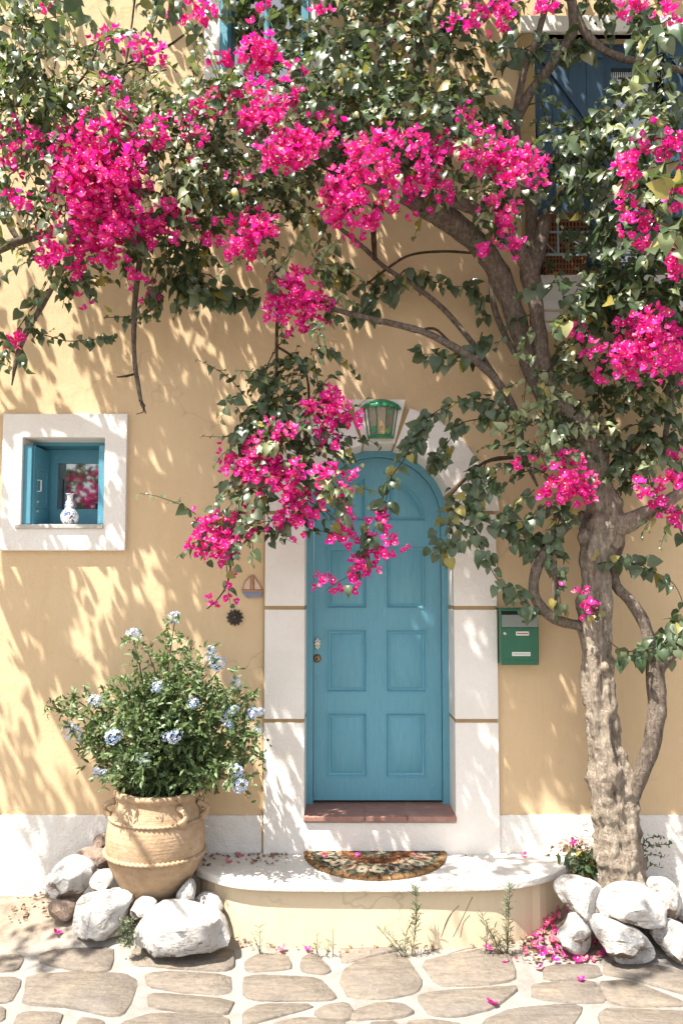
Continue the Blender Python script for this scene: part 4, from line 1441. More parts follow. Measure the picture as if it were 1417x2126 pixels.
def fast_mesh(name, V, F, mats, mi=None):
    me = bpy.data.meshes.new(name)
    me.vertices.add(len(V)); me.vertices.foreach_set('co', np.ascontiguousarray(V, dtype=np.float32).ravel())
    nl = len(F) * 3
    me.loops.add(nl); me.loops.foreach_set('vertex_index', np.ascontiguousarray(F, dtype=np.int32).ravel())
    me.polygons.add(len(F))
    me.polygons.foreach_set('loop_start', np.arange(0, nl, 3, dtype=np.int32))
    for m in mats: me.materials.append(m)
    if mi is not None: me.polygons.foreach_set('material_index', np.ascontiguousarray(mi, dtype=np.int32))
    me.polygons.foreach_set('use_smooth', np.ones(len(F), dtype=bool))
    me.update(calc_edges=True)
    me.validate()
    return me


def unit(v):
    n = np.linalg.norm(v, axis=-1, keepdims=True); n[n < 1e-9] = 1
    return v / n


def frames(pos, tip, nrm, size):
    """N x 3 x 4 matrices: Y along tip, Z towards nrm"""
    y = unit(tip); z = nrm - (nrm * y).sum(-1, keepdims=True) * y; z = unit(z)
    x = np.cross(y, z)
    M_ = np.stack([x * size[:, None], y * size[:, None], z * size[:, None], pos], axis=2)
    return M_


def place(T, Ms):
    V, F = T[0], T[1]
    out = np.einsum('nij,vj->nvi', Ms[:, :, :3], V) + Ms[:, None, :, 3]
    n, k = len(Ms), len(V)
    FF = (F[None] + (np.arange(n) * k)[:, None, None]).reshape(-1, 3)
    return out.reshape(-1, 3), FF


T_LEAF, T_CURL, T_LANCE = tmpl('leaf'), tmpl('leaf_curl'), tmpl('lance')
T_FLOW = [tmpl_flower(s) for s in range(5)]


class Plant:
    def __init__(s):
        s.leaf = []; s.pale = []; s.flow = []; s.stem = MB(); s.shoot = []

    def add_leaves(s, P, tip, nrm, size, pale=False):
        (s.pale if pale else s.leaf).append(frames(P, tip, nrm, size))

    def twig(s, p, d, length, n, size, droop=.5, pale=False, stem=True):
        """a short shoot with leaves on both sides"""
        d = unit(np.array(d, float)[None])[0]
        pts = [np.array(p, float)]
        k = max(3, n // 2)
        for i in range(k):
            d = unit((d + np.array([0, 0, -droop / k]) + rng.normal(size=3) * .12)[None])[0]
            pts.append(pts[-1] + d * length / k)
        pts = np.array(pts)
        if stem: s.stem.tube([Vector(q) for q in pts], [.0035 * (1 - .6 * i / k) for i in range(k + 1)], 3, cap=False)
        t = np.linspace(.08, 1, n) * k
        i0 = np.minimum(t.astype(int), k - 1); f = (t - i0)[:, None]
        P = pts[i0] * (1 - f) + pts[i0 + 1] * f
        D = unit(pts[i0 + 1] - pts[i0])
        side = np.cross(D, np.array([[0, -.5, .86]])); side = unit(side)
        sg = np.where(np.arange(n) % 2 == 0, 1, -1)[:, None]
        tip = D * .55 + side * sg * .8 + np.array([[0, -.12, -.45]]) + rng.normal(size=(n, 3)) * .28
        nrm = np.array([[-.30, -.60, .62]]) + rng.normal(size=(n, 3)) * .42
        sz = size * (.5 + .75 * rng.random(n)) * np.where(np.arange(n) > n - 3, .65, 1)
        s.add_leaves(P, tip, nrm, sz, pale)

    def mass(s, cx, cy, rx, ry, y0, y1, n, size=.068, pale=0.0, droop=.6):
        """shoots spread over a part of the crown: centre and half size as seen from the street, and its depth"""
        m = max(1, int(n / 8))
        for _ in range(m):
            r_ = math.sqrt(rng.random()); a = rng.random() * 2 * math.pi
            p = at(cx + rx * r_ * math.cos(a), cy + ry * r_ * math.sin(a), y0 + (y1 - y0) * rng.random())
            d = np.array([rng.normal() * .7 + .5 * math.cos(a) * r_, -.15 + rng.normal() * .35, rng.normal() * .5 - .1 - .3 * math.sin(a) * r_])
            s.twig(np.array(p), d, .16 + .2 * rng.random(), 8, size, droop, rng.random() < pale)

    def cloud(s, x0, x1, y0, y1, z0, z1, n, size=.075):
        for _ in range(int(n / 8)):
            p = np.array([x0 + (x1 - x0) * rng.random(), y0 + (y1 - y0) * rng.random(), z0 + (z1 - z0) * rng.random()])
            s.twig(p, rng.normal(size=3), .2 + .2 * rng.random(), 8, size, .6, stem=False)

    def blooms(s, cx, cy, rx, ry, y0, y1, n, size=.033, tight=.048):
        """bunches of bracts"""
        m = max(1, int(round(n / 9)))
        for _ in range(m):
            r_ = math.sqrt(rng.random()); a = rng.random() * 2 * math.pi
            c = np.array(at(cx + rx * r_ * math.cos(a), cy + ry * r_ * math.sin(a), y0 + (y1 - y0) * rng.random()))
            k = min(n, 6 + int(rng.random() * 6)) if n >= 9 else n
            off = rng.normal(size=(k, 3)) * tight * np.array([1, .8, 1]) * .62
            ax = unit(off) * .8 + np.array([[-.15, -.75, .35]]) + rng.normal(size=(k, 3)) * .3
            up = rng.normal(size=(k, 3))
            P = c + off
            z = unit(ax); x = unit(np.cross(up, z)); y = np.cross(z, x)
            sz = size * (.75 + .5 * rng.random(k))
            s.flow.append(np.stack([x * sz[:, None], y * sz[:, None], z * sz[:, None], P], axis=2))

    def spray(s, pts, n, size=.075, w=.03, rad=.004, double=1, mat=None):
        """a long hanging shoot; pts are (px, py, depth)"""
        W = [tuple(at(a, b, c)) for a, b, c in pts]
        S = spline(W, .03)
        s.stem.tube([Vector(q) for q in S], [rad * (1 - .6 * i / len(S)) for i in range(len(S))], 5, cap=False)
        t = np.sort(rng.random(n)) * (len(S) - 1.001)
        i0 = t.astype(int); f = (t - i0)[:, None]
        P = S[i0] * (1 - f) + S[np.minimum(i0 + 1, len(S) - 1)] * f
        D = unit(S[np.minimum(i0 + 1, len(S) - 1)] - S[i0])
        sg = np.where(rng.random(n) < .5, 1, -1)[:, None]
        side = unit(np.cross(D, np.array([[0, -1., .2]])))
        tip = D * .25 + side * sg * .55 + np.array([[0, -.15, -.75]]) + rng.normal(size=(n, 3)) * .3
        nrm = np.array([[-.2, -.85, .35]]) + rng.normal(size=(n, 3)) * .38
        P = P + side * sg * rng.random((n, 1)) * w + rng.normal(size=(n, 3)) * w * .4
        sz = size * (.6 + .6 * rng.random(n))
        s.shoot.append(frames(P, tip, nrm, sz))

    def finish(s, root, n_leaf=300, n_flow=300, twig_mat=None):
        leaf = np.concatenate(s.leaf) if s.leaf else np.zeros((0, 3, 4))
        pale = np.concatenate(s.pale) if s.pale else np.zeros((0, 3, 4))
        shoot = np.concatenate(s.shoot) if s.shoot else np.zeros((0, 3, 4))
        flow = np.concatenate(s.flow) if s.flow else np.zeros((0, 3, 4))
        mk = {'l': [new_tm('leaf', T_LEAF, M['leaf']), new_tm('leaf', T_CURL, M['leaf'])],
              'p': [new_tm('leaf', T_CURL, M['leaf_pale'])],
              'f': [fast_mesh('flower', T[0], T[1], [M['bract'], M['cream']], T[2]) for T in T_FLOW]}

        def front(Ms, n):
            """the ones that show largest: in the frame, foremost in their place"""
            if n <= 0 or not len(Ms): return np.zeros(len(Ms), bool)
            c = Ms[:, :, 3] + Ms[:, :, 1] * .5
            d = c - np.array(CAM); f = d[:, 1] * CP + d[:, 2] * SP
            px = 708.5 + F_PX * d[:, 0] / f; py = 1063 + SHIFT - F_PX * (-d[:, 1] * SP + d[:, 2] * CP) / f
            ok = (px > 10) & (px < 1407) & (py > 10) & (py < 2116)
            size = np.linalg.norm(Ms[:, :, 0], axis=1) / f
            face = np.abs((unit(Ms[:, :, 2]) * unit(d)).sum(1))
            cell = (px // 22).astype(int) * 1000 + (py // 22).astype(int)
            best = {}
            for i in np.argsort(f):
                if ok[i] and cell[i] not in best: best[cell[i]] = i
            cand = np.array(list(best.values()), int)
            sc_ = size[cand] * (.35 + face[cand])
            sel = cand[np.argsort(-sc_)[:n]]
            out = np.zeros(len(Ms), bool); out[sel] = True
            return out

        allL = np.concatenate([shoot, leaf, pale]); isP = np.arange(len(allL)) >= len(shoot) + len(leaf)
        allL_sc = allL.copy()
        sel = front(allL_sc, n_leaf)
        for i in np.nonzero(sel)[0]:
            inst('leaf', (mk['p'] if isP[i] else mk['l'])[i % (1 if isP[i] else 2)], Matrix([list(r) for r in allL[i]] + [[0, 0, 0, 1]]), root)
        rest = ~sel
        A = allL[rest & ~isP]; B = allL[rest & isP]
        Vs = []; Fs = []; mi = []; k = 0
        for Tm, Ms, m_ in ((T_LEAF, A[::2], 0), (T_CURL, A[1::2], 0), (T_CURL, B, 1)):
            if len(Ms):
                V, F = place(Tm, Ms); Vs.append(V); Fs.append(F + k); mi.append(np.full(len(F), m_)); k += len(V)
        if Vs:
            o = bpy.data.objects.new('foliage', fast_mesh('foliage', np.concatenate(Vs), np.concatenate(Fs), [M['leaf'], M['leaf_pale']], np.concatenate(mi)))
            link(o, root); o['kind'] = 'stuff'
        if len(flow):
            sel = front(flow, n_flow)
            for i in np.nonzero(sel)[0]:
                inst('flower', mk['f'][i % 5], Matrix([list(r) for r in flow[i]] + [[0, 0, 0, 1]]), root)
            rest = flow[~sel]
            Vs = []; Fs = []; mi = []; k = 0
            for j in range(5):
                Ms = rest[j::5]
                if not len(Ms): continue
                V, F = place(T_FLOW[j], Ms); Vs.append(V); Fs.append(F + k); mi.append(np.tile(T_FLOW[j][2], len(Ms))); k += len(V)
            if Vs:
                o = bpy.data.objects.new('blossom', fast_mesh('blossom', np.concatenate(Vs), np.concatenate(Fs), [M['bract'], M['cream']], np.concatenate(mi)))
                link(o, root); o['kind'] = 'stuff'
        if s.stem.v: 
            o = s.stem.build('twigs', twig_mat or M['twig'], root, True); o['kind'] = 'stuff'
        print('PLANT', root.name, len(allL), len(flow))


def new_tm(name, T, mat):
    return fast_mesh(name, T[0], T[1], [mat])


def limb(root, name, pts, mat, sides=12, rough=.16, rscale=9, step=.025, ridges=0.0, thorns=False):
    """pts: (px, py, depth, half width in px)"""
    W = []
    for a, b, c, r_ in pts:
        p = at(a, b, c); W.append((p.x, p.y, p.z, r_ * .88 * (5 + c) / F_PX))
    S = spline(W, step)
    o = MB().tube([Vector(q[:3]) for q in S], list(np.maximum(S[:, 3], .001)), sides, rough=rough, rscale=rscale, seed=rng.random() * 40, ridges=ridges).build(name, mat, root, True)
    return o


# ------------------------------------------------------------------ the tree on the right
tb = at(1288, 1850, -.30)
tree = thing('bougainvillea_tree', 'old bougainvillea tree with gnarled trunk and magenta blossom climbing right of the blue door', 'tree', (tb.x, -.30, .2))
y = -.30
limb(tree, 'trunk', [(1292, 1885, y, 64), (1288, 1835, y, 54), (1287, 1790, y, 48), (1285, 1740, y, 47), (1281, 1690, y, 49), (1272, 1640, y, 46), (1262, 1590, y, 41), (1253, 1545, y, 34), (1249, 1500, y, 35), (1246, 1450, y, 31), (1242, 1400, y, 32), (1237, 1350, y, 29), (1233, 1300, y, 31), (1233, 1250, y, 33), (1234, 1200, y, 31), (1236, 1150, y, 36), (1248, 1105, y, 42), (1254, 1075, y, 39), (1253, 1045, y, 36), (1241, 1015, y, 31), (1236, 985, y, 30), (1228, 955, y, 34), (1220, 925, y, 40), (1208, 895, y, 36), (1175, 868, y, 36), (1152, 835, y, 32), (1132, 800, y, 26)],
     M['bark'], 44, .16, 11, .010, ridges=.46)
# knots and cut stump on the trunk
for (a, b, r_, dy) in ((1215, 1115, 24, -.03), (1275, 1120, 26, -.03), (1200, 925, 22, -.02), (1255, 1385, 14, -.085), (1222, 1235, 16, -.05), (1312, 1735, 20, -.02)):
    p = at(a, b, y + dy)
    rr = r_ * .74 * 4.7 / F_PX
    limb_ = MB().tube([p + Vector((0, 0, -rr * 1.1)), p + Vector((0, 0, -rr * .7)), p, p + Vector((0, 0, rr * .7)), p + Vector((0, 0, rr * 1.1))], [rr * .3, rr * .8, rr, rr * .8, rr * .3], 12, rough=.3, rscale=14, seed=a).build('knot', M['bark'], tree, True)
hp_ = at(1208, 893, -.41)
MB().tube([hp_ + Vector((.0, .05, -.03)), hp_ + Vector((0, 0, 0)), hp_ + Vector((-.005, -.02, .012))], [.05, .042, .036], 14, rough=.25, rscale=14).build('stump', M['bark'], tree, True)
MB().tube([hp_ + Vector((0, -.018, .010)), hp_ + Vector((-.005, -.0235, .0135))], [.026, .022], 12, rough=.3, rscale=20).build('hollow', M['dark'], tree)
B1, B2 = M['bark'], M['bark2']
LIMBS = [
    ([(1160, 868, -.30, 34), (1120, 790, -.29, 30), (1085, 705, -.29, 25), (1062, 640, -.30, 26), (1040, 580, -.33, 27), (1008, 525, -.38, 26), (960, 478, -.45, 27), (912, 445, -.52, 27), (868, 420, -.60, 25), (820, 398, -.68, 20), (760, 370, -.75, 14), (690, 350, -.8, 9)], B2, 18),
    ([(1150, 850, -.33, 26), (1132, 770, -.36, 20), (1118, 690, -.37, 18), (1110, 620, -.36, 18), (1100, 565, -.35, 25), (1118, 515, -.34, 16), (1127, 470, -.33, 16), (1128, 452, -.33, 15)], B2, 14),
    ([(1104, 575, -.36, 20), (1080, 525, -.40, 17), (1050, 488, -.46, 15), (1005, 448, -.55, 16), (950, 420, -.64, 15), (880, 400, -.7, 12)], B2, 12),
    ([(1102, 560, -.34, 18), (1103, 490, -.30, 15), (1100, 420, -.28, 15), (1088, 340, -.28, 13), (1066, 268, -.3, 15), (1092, 205, -.33, 13), (1132, 150, -.38, 13), (1166, 105, -.44, 12), (1190, 55, -.5, 12), (1182, -20, -.55, 12), (1170, -120, -.6, 9)], B2, 12),
    ([(1185, 10, -.52, 12), (1215, 70, -.50, 10), (1255, 105, -.48, 9), (1300, 123, -.46, 9), (1350, 132, -.44, 8), (1430, 150, -.42, 8)], B2, 10),
    ([(1066, 262, -.3, 10), (1076, 200, -.34, 9), (1090, 140, -.4, 8), (1112, 85, -.46, 8), (1130, 20, -.52, 8)], B2, 10),
    ([(1262, 1085, -.32, 40), (1300, 1086, -.35, 24), (1340, 1066, -.40, 17), (1385, 1040, -.45, 14), (1440, 1005, -.5, 12)], B1, 14),
    ([(1262, 985, -.28, 15), (1292, 950, -.24, 13), (1312, 928, -.22, 12), (1345, 880, -.2, 12), (1375, 830, -.2, 11), (1405, 770, -.22, 9), (1425, 690, -.25, 8)], B2, 10),
    ([(1210, 1068, -.31, 11), (1172, 1094, -.35, 12), (1145, 1130, -.38, 12), (1122, 1162, -.39, 13), (1107, 1205, -.38, 12), (1112, 1246, -.36, 13), (1140, 1278, -.34, 13), (1172, 1292, -.32, 13), (1212, 1300, -.30, 13)], B2, 12),
    ([(1300, 1680, -.32, 18), (1318, 1640, -.34, 18), (1332, 1598, -.35, 20), (1354, 1530, -.36, 21), (1362, 1460, -.37, 22), (1358, 1390, -.37, 21), (1350, 1340, -.37, 16), (1334, 1290, -.36, 14), (1306, 1246, -.34, 13), (1278, 1215, -.30, 13), (1272, 1175, -.27, 12), (1288, 1125, -.27, 11)], B2, 14),
    ([(1362, 1400, -.37, 16), (1378, 1372, -.38, 14), (1402, 1352, -.4, 11), (1440, 1320, -.42, 10)], B2, 10),
    ([(1115, 1010, -.36, 3), (1086, 945, -.34, 7), (1076, 890, -.33, 9), (1060, 838, -.33, 10), (1030, 790, -.34, 10), (982, 746, -.37, 10), (930, 714, -.42, 10), (880, 690, -.46, 9), (820, 673, -.50, 8), (740, 655, -.55, 7), (690, 641, -.6, 6), (640, 625, -.64, 4)], B2, 10),
    ([(1052, 822, -.32, 9), (1012, 760, -.28, 8), (972, 702, -.24, 7), (920, 642, -.22, 7), (868, 600, -.22, 7), (800, 556, -.24, 6), (752, 512, -.28, 6), (700, 470, -.34, 5), (640, 430, -.4, 4)], B2, 8),
    ([(1068, 735, -.28, 7), (1040, 680, -.24, 8), (1022, 625, -.22, 7), (1016, 565, -.24, 6)], B2, 8),
    ([(735, 610, -.25, 2), (800, 560, -.22, 3), (850, 530, -.2, 3), (920, 522, -.2, 3), (1000, 527, -.26, 3)], M['twig'], 6),
    ([(860, 690, -.40, 3), (900, 682, -.38, 3), (935, 712, -.36, 3)], M['twig'], 6),
    ([(1065, 950, -.33, 4), (1035, 952, -.33, 5), (1005, 960, -.34, 4), (975, 985, -.36, 3), (925, 1040, -.38, 2)], M['twig'], 6),
    ([(830, -40, -.30, 19), (812, 30, -.32, 17), (800, 80, -.34, 14), (790, 150, -.38, 12), (760, 230, -.45, 10), (700, 330, -.5, 8)], B2, 10),
    ([(905, -20, -.28, 9), (872, 80, -.25, 11), (868, 150, -.22, 12), (885, 200, -.2, 9)], B2, 8),
    ([(935, -30, -.25, 7), (920, 90, -.22, 6), (925, 160, -.2, 6), (935, 220, -.22, 6), (950, 260, -.26, 4)], B2, 8),
    ([(660, 60, -.35, 16), (690, 100, -.34, 12), (720, 160, -.36, 10), (740, 240, -.4, 8)], B2, 8),
    ([(780, 420, -.5, 7), (775, 470, -.45, 7), (778, 540, -.42, 6)], M['twig'], 7),
    ([(1165, 1020, -.40, 5), (1148, 1100, -.42, 5), (1150, 1190, -.42, 6), (1152, 1270, -.38, 5), (1145, 1290, -.36, 3)], B2, 7),
    ([(575, 640, -.58, 4), (574, 720, -.55, 4), (572, 780, -.52, 3), (545, 820, -.5, 3), (525, 850, -.5, 2)], M['twig'], 6),
    ([(575, 720, -.55, 3), (600, 735, -.55, 3), (625, 760, -.55, 3), (640, 800, -.55, 3), (635, 900, -.57, 3), (600, 990, -.6, 3), (690, 1000, -.6, 3)], M['twig'], 6),
    ([(525, 980, -.55, 2), (490, 1090, -.52, 2), (475, 1200, -.45, 2), (455, 1240, -.41, 1.8), (430, 1264, -.39, 1.5)], M['twig'], 5),
    ([(480, 1085, -.58, 1.8), (440, 1115, -.57, 1.6), (398, 1128, -.56, 1.2)], M['twig'], 5),
    ([(470, 1130, -.58, 1.6), (445, 1140, -.58, 1.4), (412, 1144, -.57, 1.1)], M['twig'], 5),
    ([(1440, 700, -.5, 9), (1400, 800, -.42, 9), (1385, 870, -.38, 8), (1375, 960, -.36, 7)], B2, 8),
]
for pts, mt, sd in LIMBS:
    limb(tree, 'branch' if mt is not M['twig'] else 'twig', pts, mt, sd, .20 if sd > 9 else .15, 10, .03)

T = Plant()
LM = [  # cx, cy, rx, ry, depth from, to, leaves, size, pale share
    (650, 70, 110, 70, -.75, -.12, 210, .066, .05), (640, 190, 140, 90, -1.15, -.2, 620, .066, .12), (740, 110, 120, 110, -1.05, -.15, 640, .070, .05),
    (800, 230, 130, 70, -1.2, -.25, 560, .070, .15), (880, 250, 90, 50, -1.1, -.3, 260, .070, .15), (720, 270, 90, 70, -1.15, -.3, 380, .068, .12),
    (900, 60, 100, 60, -.7, -.1, 170, .072, .0), (950, 150, 60, 60, -.5, -.1, 110, .075, .0), (990, 220, 45, 50, -.5, -.12, 90, .075, .0),
    (1060, 40, 90, 30, -.7, -.12, 70, .075, .05), (1240, 15, 120, 25, -.8, -.2, 70, .075, .1), (1390, 30, 60, 40, -.8, -.3, 130, .075, .1),
    (620, 340, 130, 70, -1.15, -.3, 340, .066, .15), (640, 440, 60, 90, -.95, -.5, 150, .064, .35), (560, 440, 80, 70, -1.0, -.35, 100, .064, .15),
    (820, 330, 110, 40, -1.15, -.5, 150, .066, .35), (960, 320, 110, 50, -1.05, -.5, 210, .066, .3), (1040, 360, 70, 60, -.9, -.4, 190, .066, .3), (1000, 440, 50, 40, -.75, -.5, 70, .062, .3),
    (1160, 290, 70, 50, -.6, -.2, 230, .078, .1), (1240, 275, 70, 30, -.65, -.2, 120, .078, .15), (1220, 345, 75, 40, -.7, -.25, 250, .078, .05), (1300, 300, 110, 70, -.85, -.25, 400, .078, .15),
    (1380, 220, 50, 60, -.8, -.25, 120, .08, .12), (1320, 170, 50, 20, -.6, -.35, 16, .085, .1), (1320, 400, 70, 80, -.85, -.25, 430, .078, .05), 
    (1325, 510, 78, 70, -.8, -.2, 470, .08, .05), (1290, 600, 130, 45, -.75, -.2, 420, .086, .0), (1340, 640, 90, 60, -.8, -.2, 330, .084, .1), (1210, 600, 60, 50, -.5, -.2, 120, .084, .0), (1260, 660, 60, 40, -.55, -.2, 110, .078, .15), (1400, 600, 50, 110, -.8, -.2, 260, .08, .1),
    (1395, 420, 40, 110, -1.3, -1.0, 130, .10, .65), (1350, 75, 40, 60, -1.3, -1.0, 60, .11, .4), (1400, 230, 40, 60, -1.0, -.6, 90, .08, .1),
    (1235, 790, 40, 60, -.45, -.2, 90, .075, .05), (1310, 800, 90, 50, -.6, -.2, 170, .075, .1), (1270, 860, 90, 40, -.5, -.2, 150, .075, .05), (1330, 900, 55, 60, -.5, -.2, 150, .07, .25), (1350, 980, 50, 40, -.5, -.25, 90, .068, .35), (1390, 900, 40, 70, -.5, -.2, 90, .07, .05), (1400, 1010, 25, 60, -.5, -.3, 50, .07, .1), (1210, 720, 40, 40, -.4, -.2, 50, .075, .0),
    (1105, 800, 32, 55, -.56, -.44, 90, .062, .95), (1115, 880, 42, 50, -.56, -.42, 110, .066, .7), (1165, 850, 30, 50, -.55, -.42, 60, .066, .7), (1160, 920, 30, 40, -.52, -.42, 40, .066, .6), (1110, 960, 55, 45, -.5, -.38, 90, .075, .15), (1140, 1010, 35, 50, -.5, -.4, 70, .072, .2), (1140, 1060, 25, 30, -.48, -.4, 25, .075, .0),
    (1100, 440, 25, 40, -.4, -.25, 20, .07, 0), (1120, 640, 40, 30, -.45, -.35, 30, .06, .5), 
    # the bunch hanging to the left of the door
    (640, 760, 50, 60, -.62, -.45, 110, .070, .0), (590, 790, 55, 50, -.6, -.45, 90, .070, .0), (600, 850, 85, 50, -.66, -.45, 190, .068, .1), (530, 870, 50, 60, -.6, -.42, 110, .07, .05), (620, 930, 80, 60, -.7, -.45, 190, .064, .3), (660, 990, 45, 60, -.7, -.5, 130, .062, .55), (540, 960, 60, 50, -.66, -.45, 100, .066, .1), (570, 1050, 90, 45, -.66, -.45, 110, .066, .15), (500, 1060, 70, 50, -.62, -.42, 100, .066, .1), (430, 1075, 30, 25, -.58, -.45, 28, .07, .05), (490, 1120, 35, 25, -.55, -.42, 34, .066, .05), (480, 1180, 8, 12, -.5, -.42, 8, .05, .1), (635, 1060, 15, 50, -.6, -.48, 40, .06, .0), (600, 720, 40, 30, -.58, -.48, 20, .065, .1),
    (620, 640, 60, 40, -.75, -.55, 70, .062, .4), (540, 510, 50, 50, -.85, -.5, 90, .064, .3), (640, 500, 35, 70, -.9, -.6, 110, .06, .6), (560, 560, 40, 20, -.6, -.4, 20, .065, 0),
]
for a in LM: T.mass(*a[:4], max(a[4], -1.0) if a[0] < 1340 else a[4], a[5], int(a[6] * (.62 if a[0] > 1130 and a[1] < 720 else .56 if 500 < a[0] < 740 and 300 < a[1] < 620 else .72 if a[1] < 560 else .78)), *a[7:])
FM = [  # cx, cy, rx, ry, depth from, to, count
    (535, 115, 45, 30, -1.15, -1.0, 120), (560, 220, 45, 45, -1.25, -1.05, 130), (520, 265, 22, 25, -1.2, -1.05, 40), (600, 320, 55, 32, -1.28, -1.1, 110), (650, 300, 40, 25, -1.25, -1.1, 50), (670, 240, 25, 25, -1.2, -1.0, 22), (680, 300, 15, 30, -1.2, -1.05, 14), (500, 375, 10, 10, -1.15, -1.0, 8),
    (530, 490, 40, 40, -1.0, -.85, 80), (480, 470, 20, 30, -.95, -.85, 18), (515, 530, 30, 20, -.95, -.85, 36), (590, 590, 30, 30, -.8, -.66, 50), (640, 590, 50, 30, -.82, -.66, 90), (575, 630, 25, 35, -.8, -.66, 60), (665, 660, 20, 35, -.8, -.66, 50), (620, 640, 50, 30, -.78, -.64, 50), (620, 700, 8, 10, -.66, -.6, 5),
    (770, 305, 40, 28, -1.28, -1.1, 80), (760, 370, 60, 40, -1.25, -1.05, 120), (720, 430, 40, 45, -1.15, -.98, 110), (790, 440, 25, 40, -1.15, -1.0, 45), (730, 480, 20, 15, -1.05, -.95, 20), (700, 380, 30, 30, -1.1, -1.0, 35), (850, 300, 35, 20, -1.25, -1.1, 40), (900, 340, 50, 40, -1.2, -1.0, 90), (880, 395, 50, 22, -1.12, -.95, 60), (960, 315, 45, 30, -1.15, -.95, 75), (1010, 290, 35, 22, -1.05, -.9, 30), (1040, 345, 50, 40, -1.05, -.88, 110), (1095, 365, 32, 42, -1.0, -.85, 80), (1050, 420, 25, 35, -.92, -.78, 38), (1040, 480, 12, 25, -.85, -.75, 14), (1015, 505, 18, 8, -.78, -.7, 9), (980, 240, 30, 12, -.9, -.75, 20), (1060, 510, 15, 12, -.8, -.7, 9), (838, 458, 4, 4, -.8, -.75, 3),
    (1030, 15, 35, 25, -1.0, -.85, 60), (950, 35, 20, 25, -1.0, -.85, 32), (1045, 55, 15, 12, -1.0, -.85, 12), (1125, 10, 25, 15, -1.0, -.85, 24), (1270, 15, 18, 14, -1.1, -.9, 15), (1330, 8, 30, 12, -1.15, -1.0, 24), (1385, 15, 25, 15, -1.2, -1.0, 24), (660, 8, 12, 8, -.95, -.8, 8), (625, 150, 8, 8, -1.1, -1.0, 5), (540, 10, 10, 8, -1, -.9, 7),
    (1395, 300, 30, 28, -1.2, -1.0, 60), (1320, 355, 28, 22, -1.15, -1.0, 40), (1345, 310, 30, 20, -1.15, -1.0, 24), (1315, 445, 25, 22, -1.1, -.95, 40), (1340, 490, 25, 18, -1.1, -.95, 30), (1405, 560, 15, 30, -1.1, -.9, 22), (1300, 400, 10, 20, -1.0, -.9, 8), (1405, 380, 15, 40, -1.2, -1.05, 22),
    (1370, 700, 50, 45, -.98, -.8, 170), (1380, 760, 40, 25, -.95, -.8, 70), (1255, 735, 40, 22, -.8, -.66, 48), (1290, 705, 35, 30, -.85, -.7, 45), (1210, 690, 22, 12, -.7, -.6, 20), (1330, 750, 30, 25, -.9, -.75, 40), (1245, 790, 8, 8, -.66, -.6, 5), (1290, 660, 14, 12, -.75, -.65, 9), (1405, 650, 12, 25, -.9, -.8, 14), (1270, 770, 20, 10, -.75, -.65, 9),
    (1190, 985, 35, 35, -.62, -.52, 80), (1215, 1035, 22, 16, -.6, -.5, 26), (1165, 1010, 25, 20, -.58, -.5, 26), (1180, 950, 10, 14, -.56, -.5, 9), (1075, 966, 8, 8, -.52, -.48, 6), (1105, 985, 10, 8, -.52, -.48, 4),
    (1340, 1020, 28, 22, -.62, -.52, 46), (1375, 1035, 18, 8, -.6, -.52, 12), (1405, 1020, 14, 25, -.62, -.52, 20), (1405, 1080, 12, 10, -.6, -.5, 9), (1400, 950, 15, 4, -.5, -.45, 5), (1198, 1235, 10, 10, -.46, -.42, 6), (1200, 1270, 6, 6, -.46, -.42, 4), (1230, 1245, 8, 6, -.46, -.42, 3),
    (665, 850, 25, 40, -.78, -.64, 60), (690, 880, 30, 30, -.76, -.64, 44), (732, 850, 14, 28, -.72, -.62, 30), (640, 860, 20, 20, -.74, -.64, 18), (580, 890, 40, 22, -.74, -.62, 36), (530, 925, 25, 22, -.70, -.58, 28), (570, 960, 60, 32, -.76, -.62, 90), (590, 1000, 45, 35, -.76, -.62, 80), (515, 1005, 45, 40, -.72, -.58, 100), (475, 960, 22, 20, -.66, -.56, 26), (620, 1060, 35, 28, -.72, -.6, 55), (600, 1085, 25, 14, -.7, -.6, 22), (445, 1085, 30, 35, -.68, -.55, 75), (470, 1135, 40, 28, -.66, -.54, 80), (520, 1085, 25, 25, -.68, -.56, 40), (430, 1140, 25, 12, -.62, -.54, 14), (690, 990, 25, 18, -.76, -.66, 30), (725, 985, 20, 12, -.74, -.64, 18), (400, 1125, 5, 5, -.58, -.54, 4), (480, 1210, 8, 8, -.5, -.44, 4), (432, 1252, 6, 10, -.42, -.38, 4), (700, 1020, 20, 14, -.72, -.64, 14),
    # the thin sprays in front of the door
    (722, 1062, 16, 8, -.66, -.6, 14), (712, 1100, 24, 16, -.66, -.58, 28), (705, 1122, 16, 10, -.64, -.58, 16), (800, 1080, 12, 16, -.64, -.58, 18), (775, 1095, 20, 14, -.64, -.58, 18), (806, 1128, 16, 16, -.64, -.58, 28), (770, 1160, 22, 8, -.62, -.56, 10), (750, 1165, 10, 6, -.62, -.56, 6), (725, 1185, 22, 10, -.62, -.56, 14), (690, 1212, 18, 10, -.6, -.55, 10), (735, 1212, 10, 10, -.6, -.55, 6), (670, 1212, 5, 10, -.6, -.55, 6), (750, 1190, 10, 5, -.6, -.55, 4),
]
for a in FM: T.blooms(*a[:4], *((a[4] + .14, a[5] + .14) if a[4] < -1.0 and a[0] < 1300 else a[4:6]), a[6] if a[6] < 12 else int(a[6] * .66))
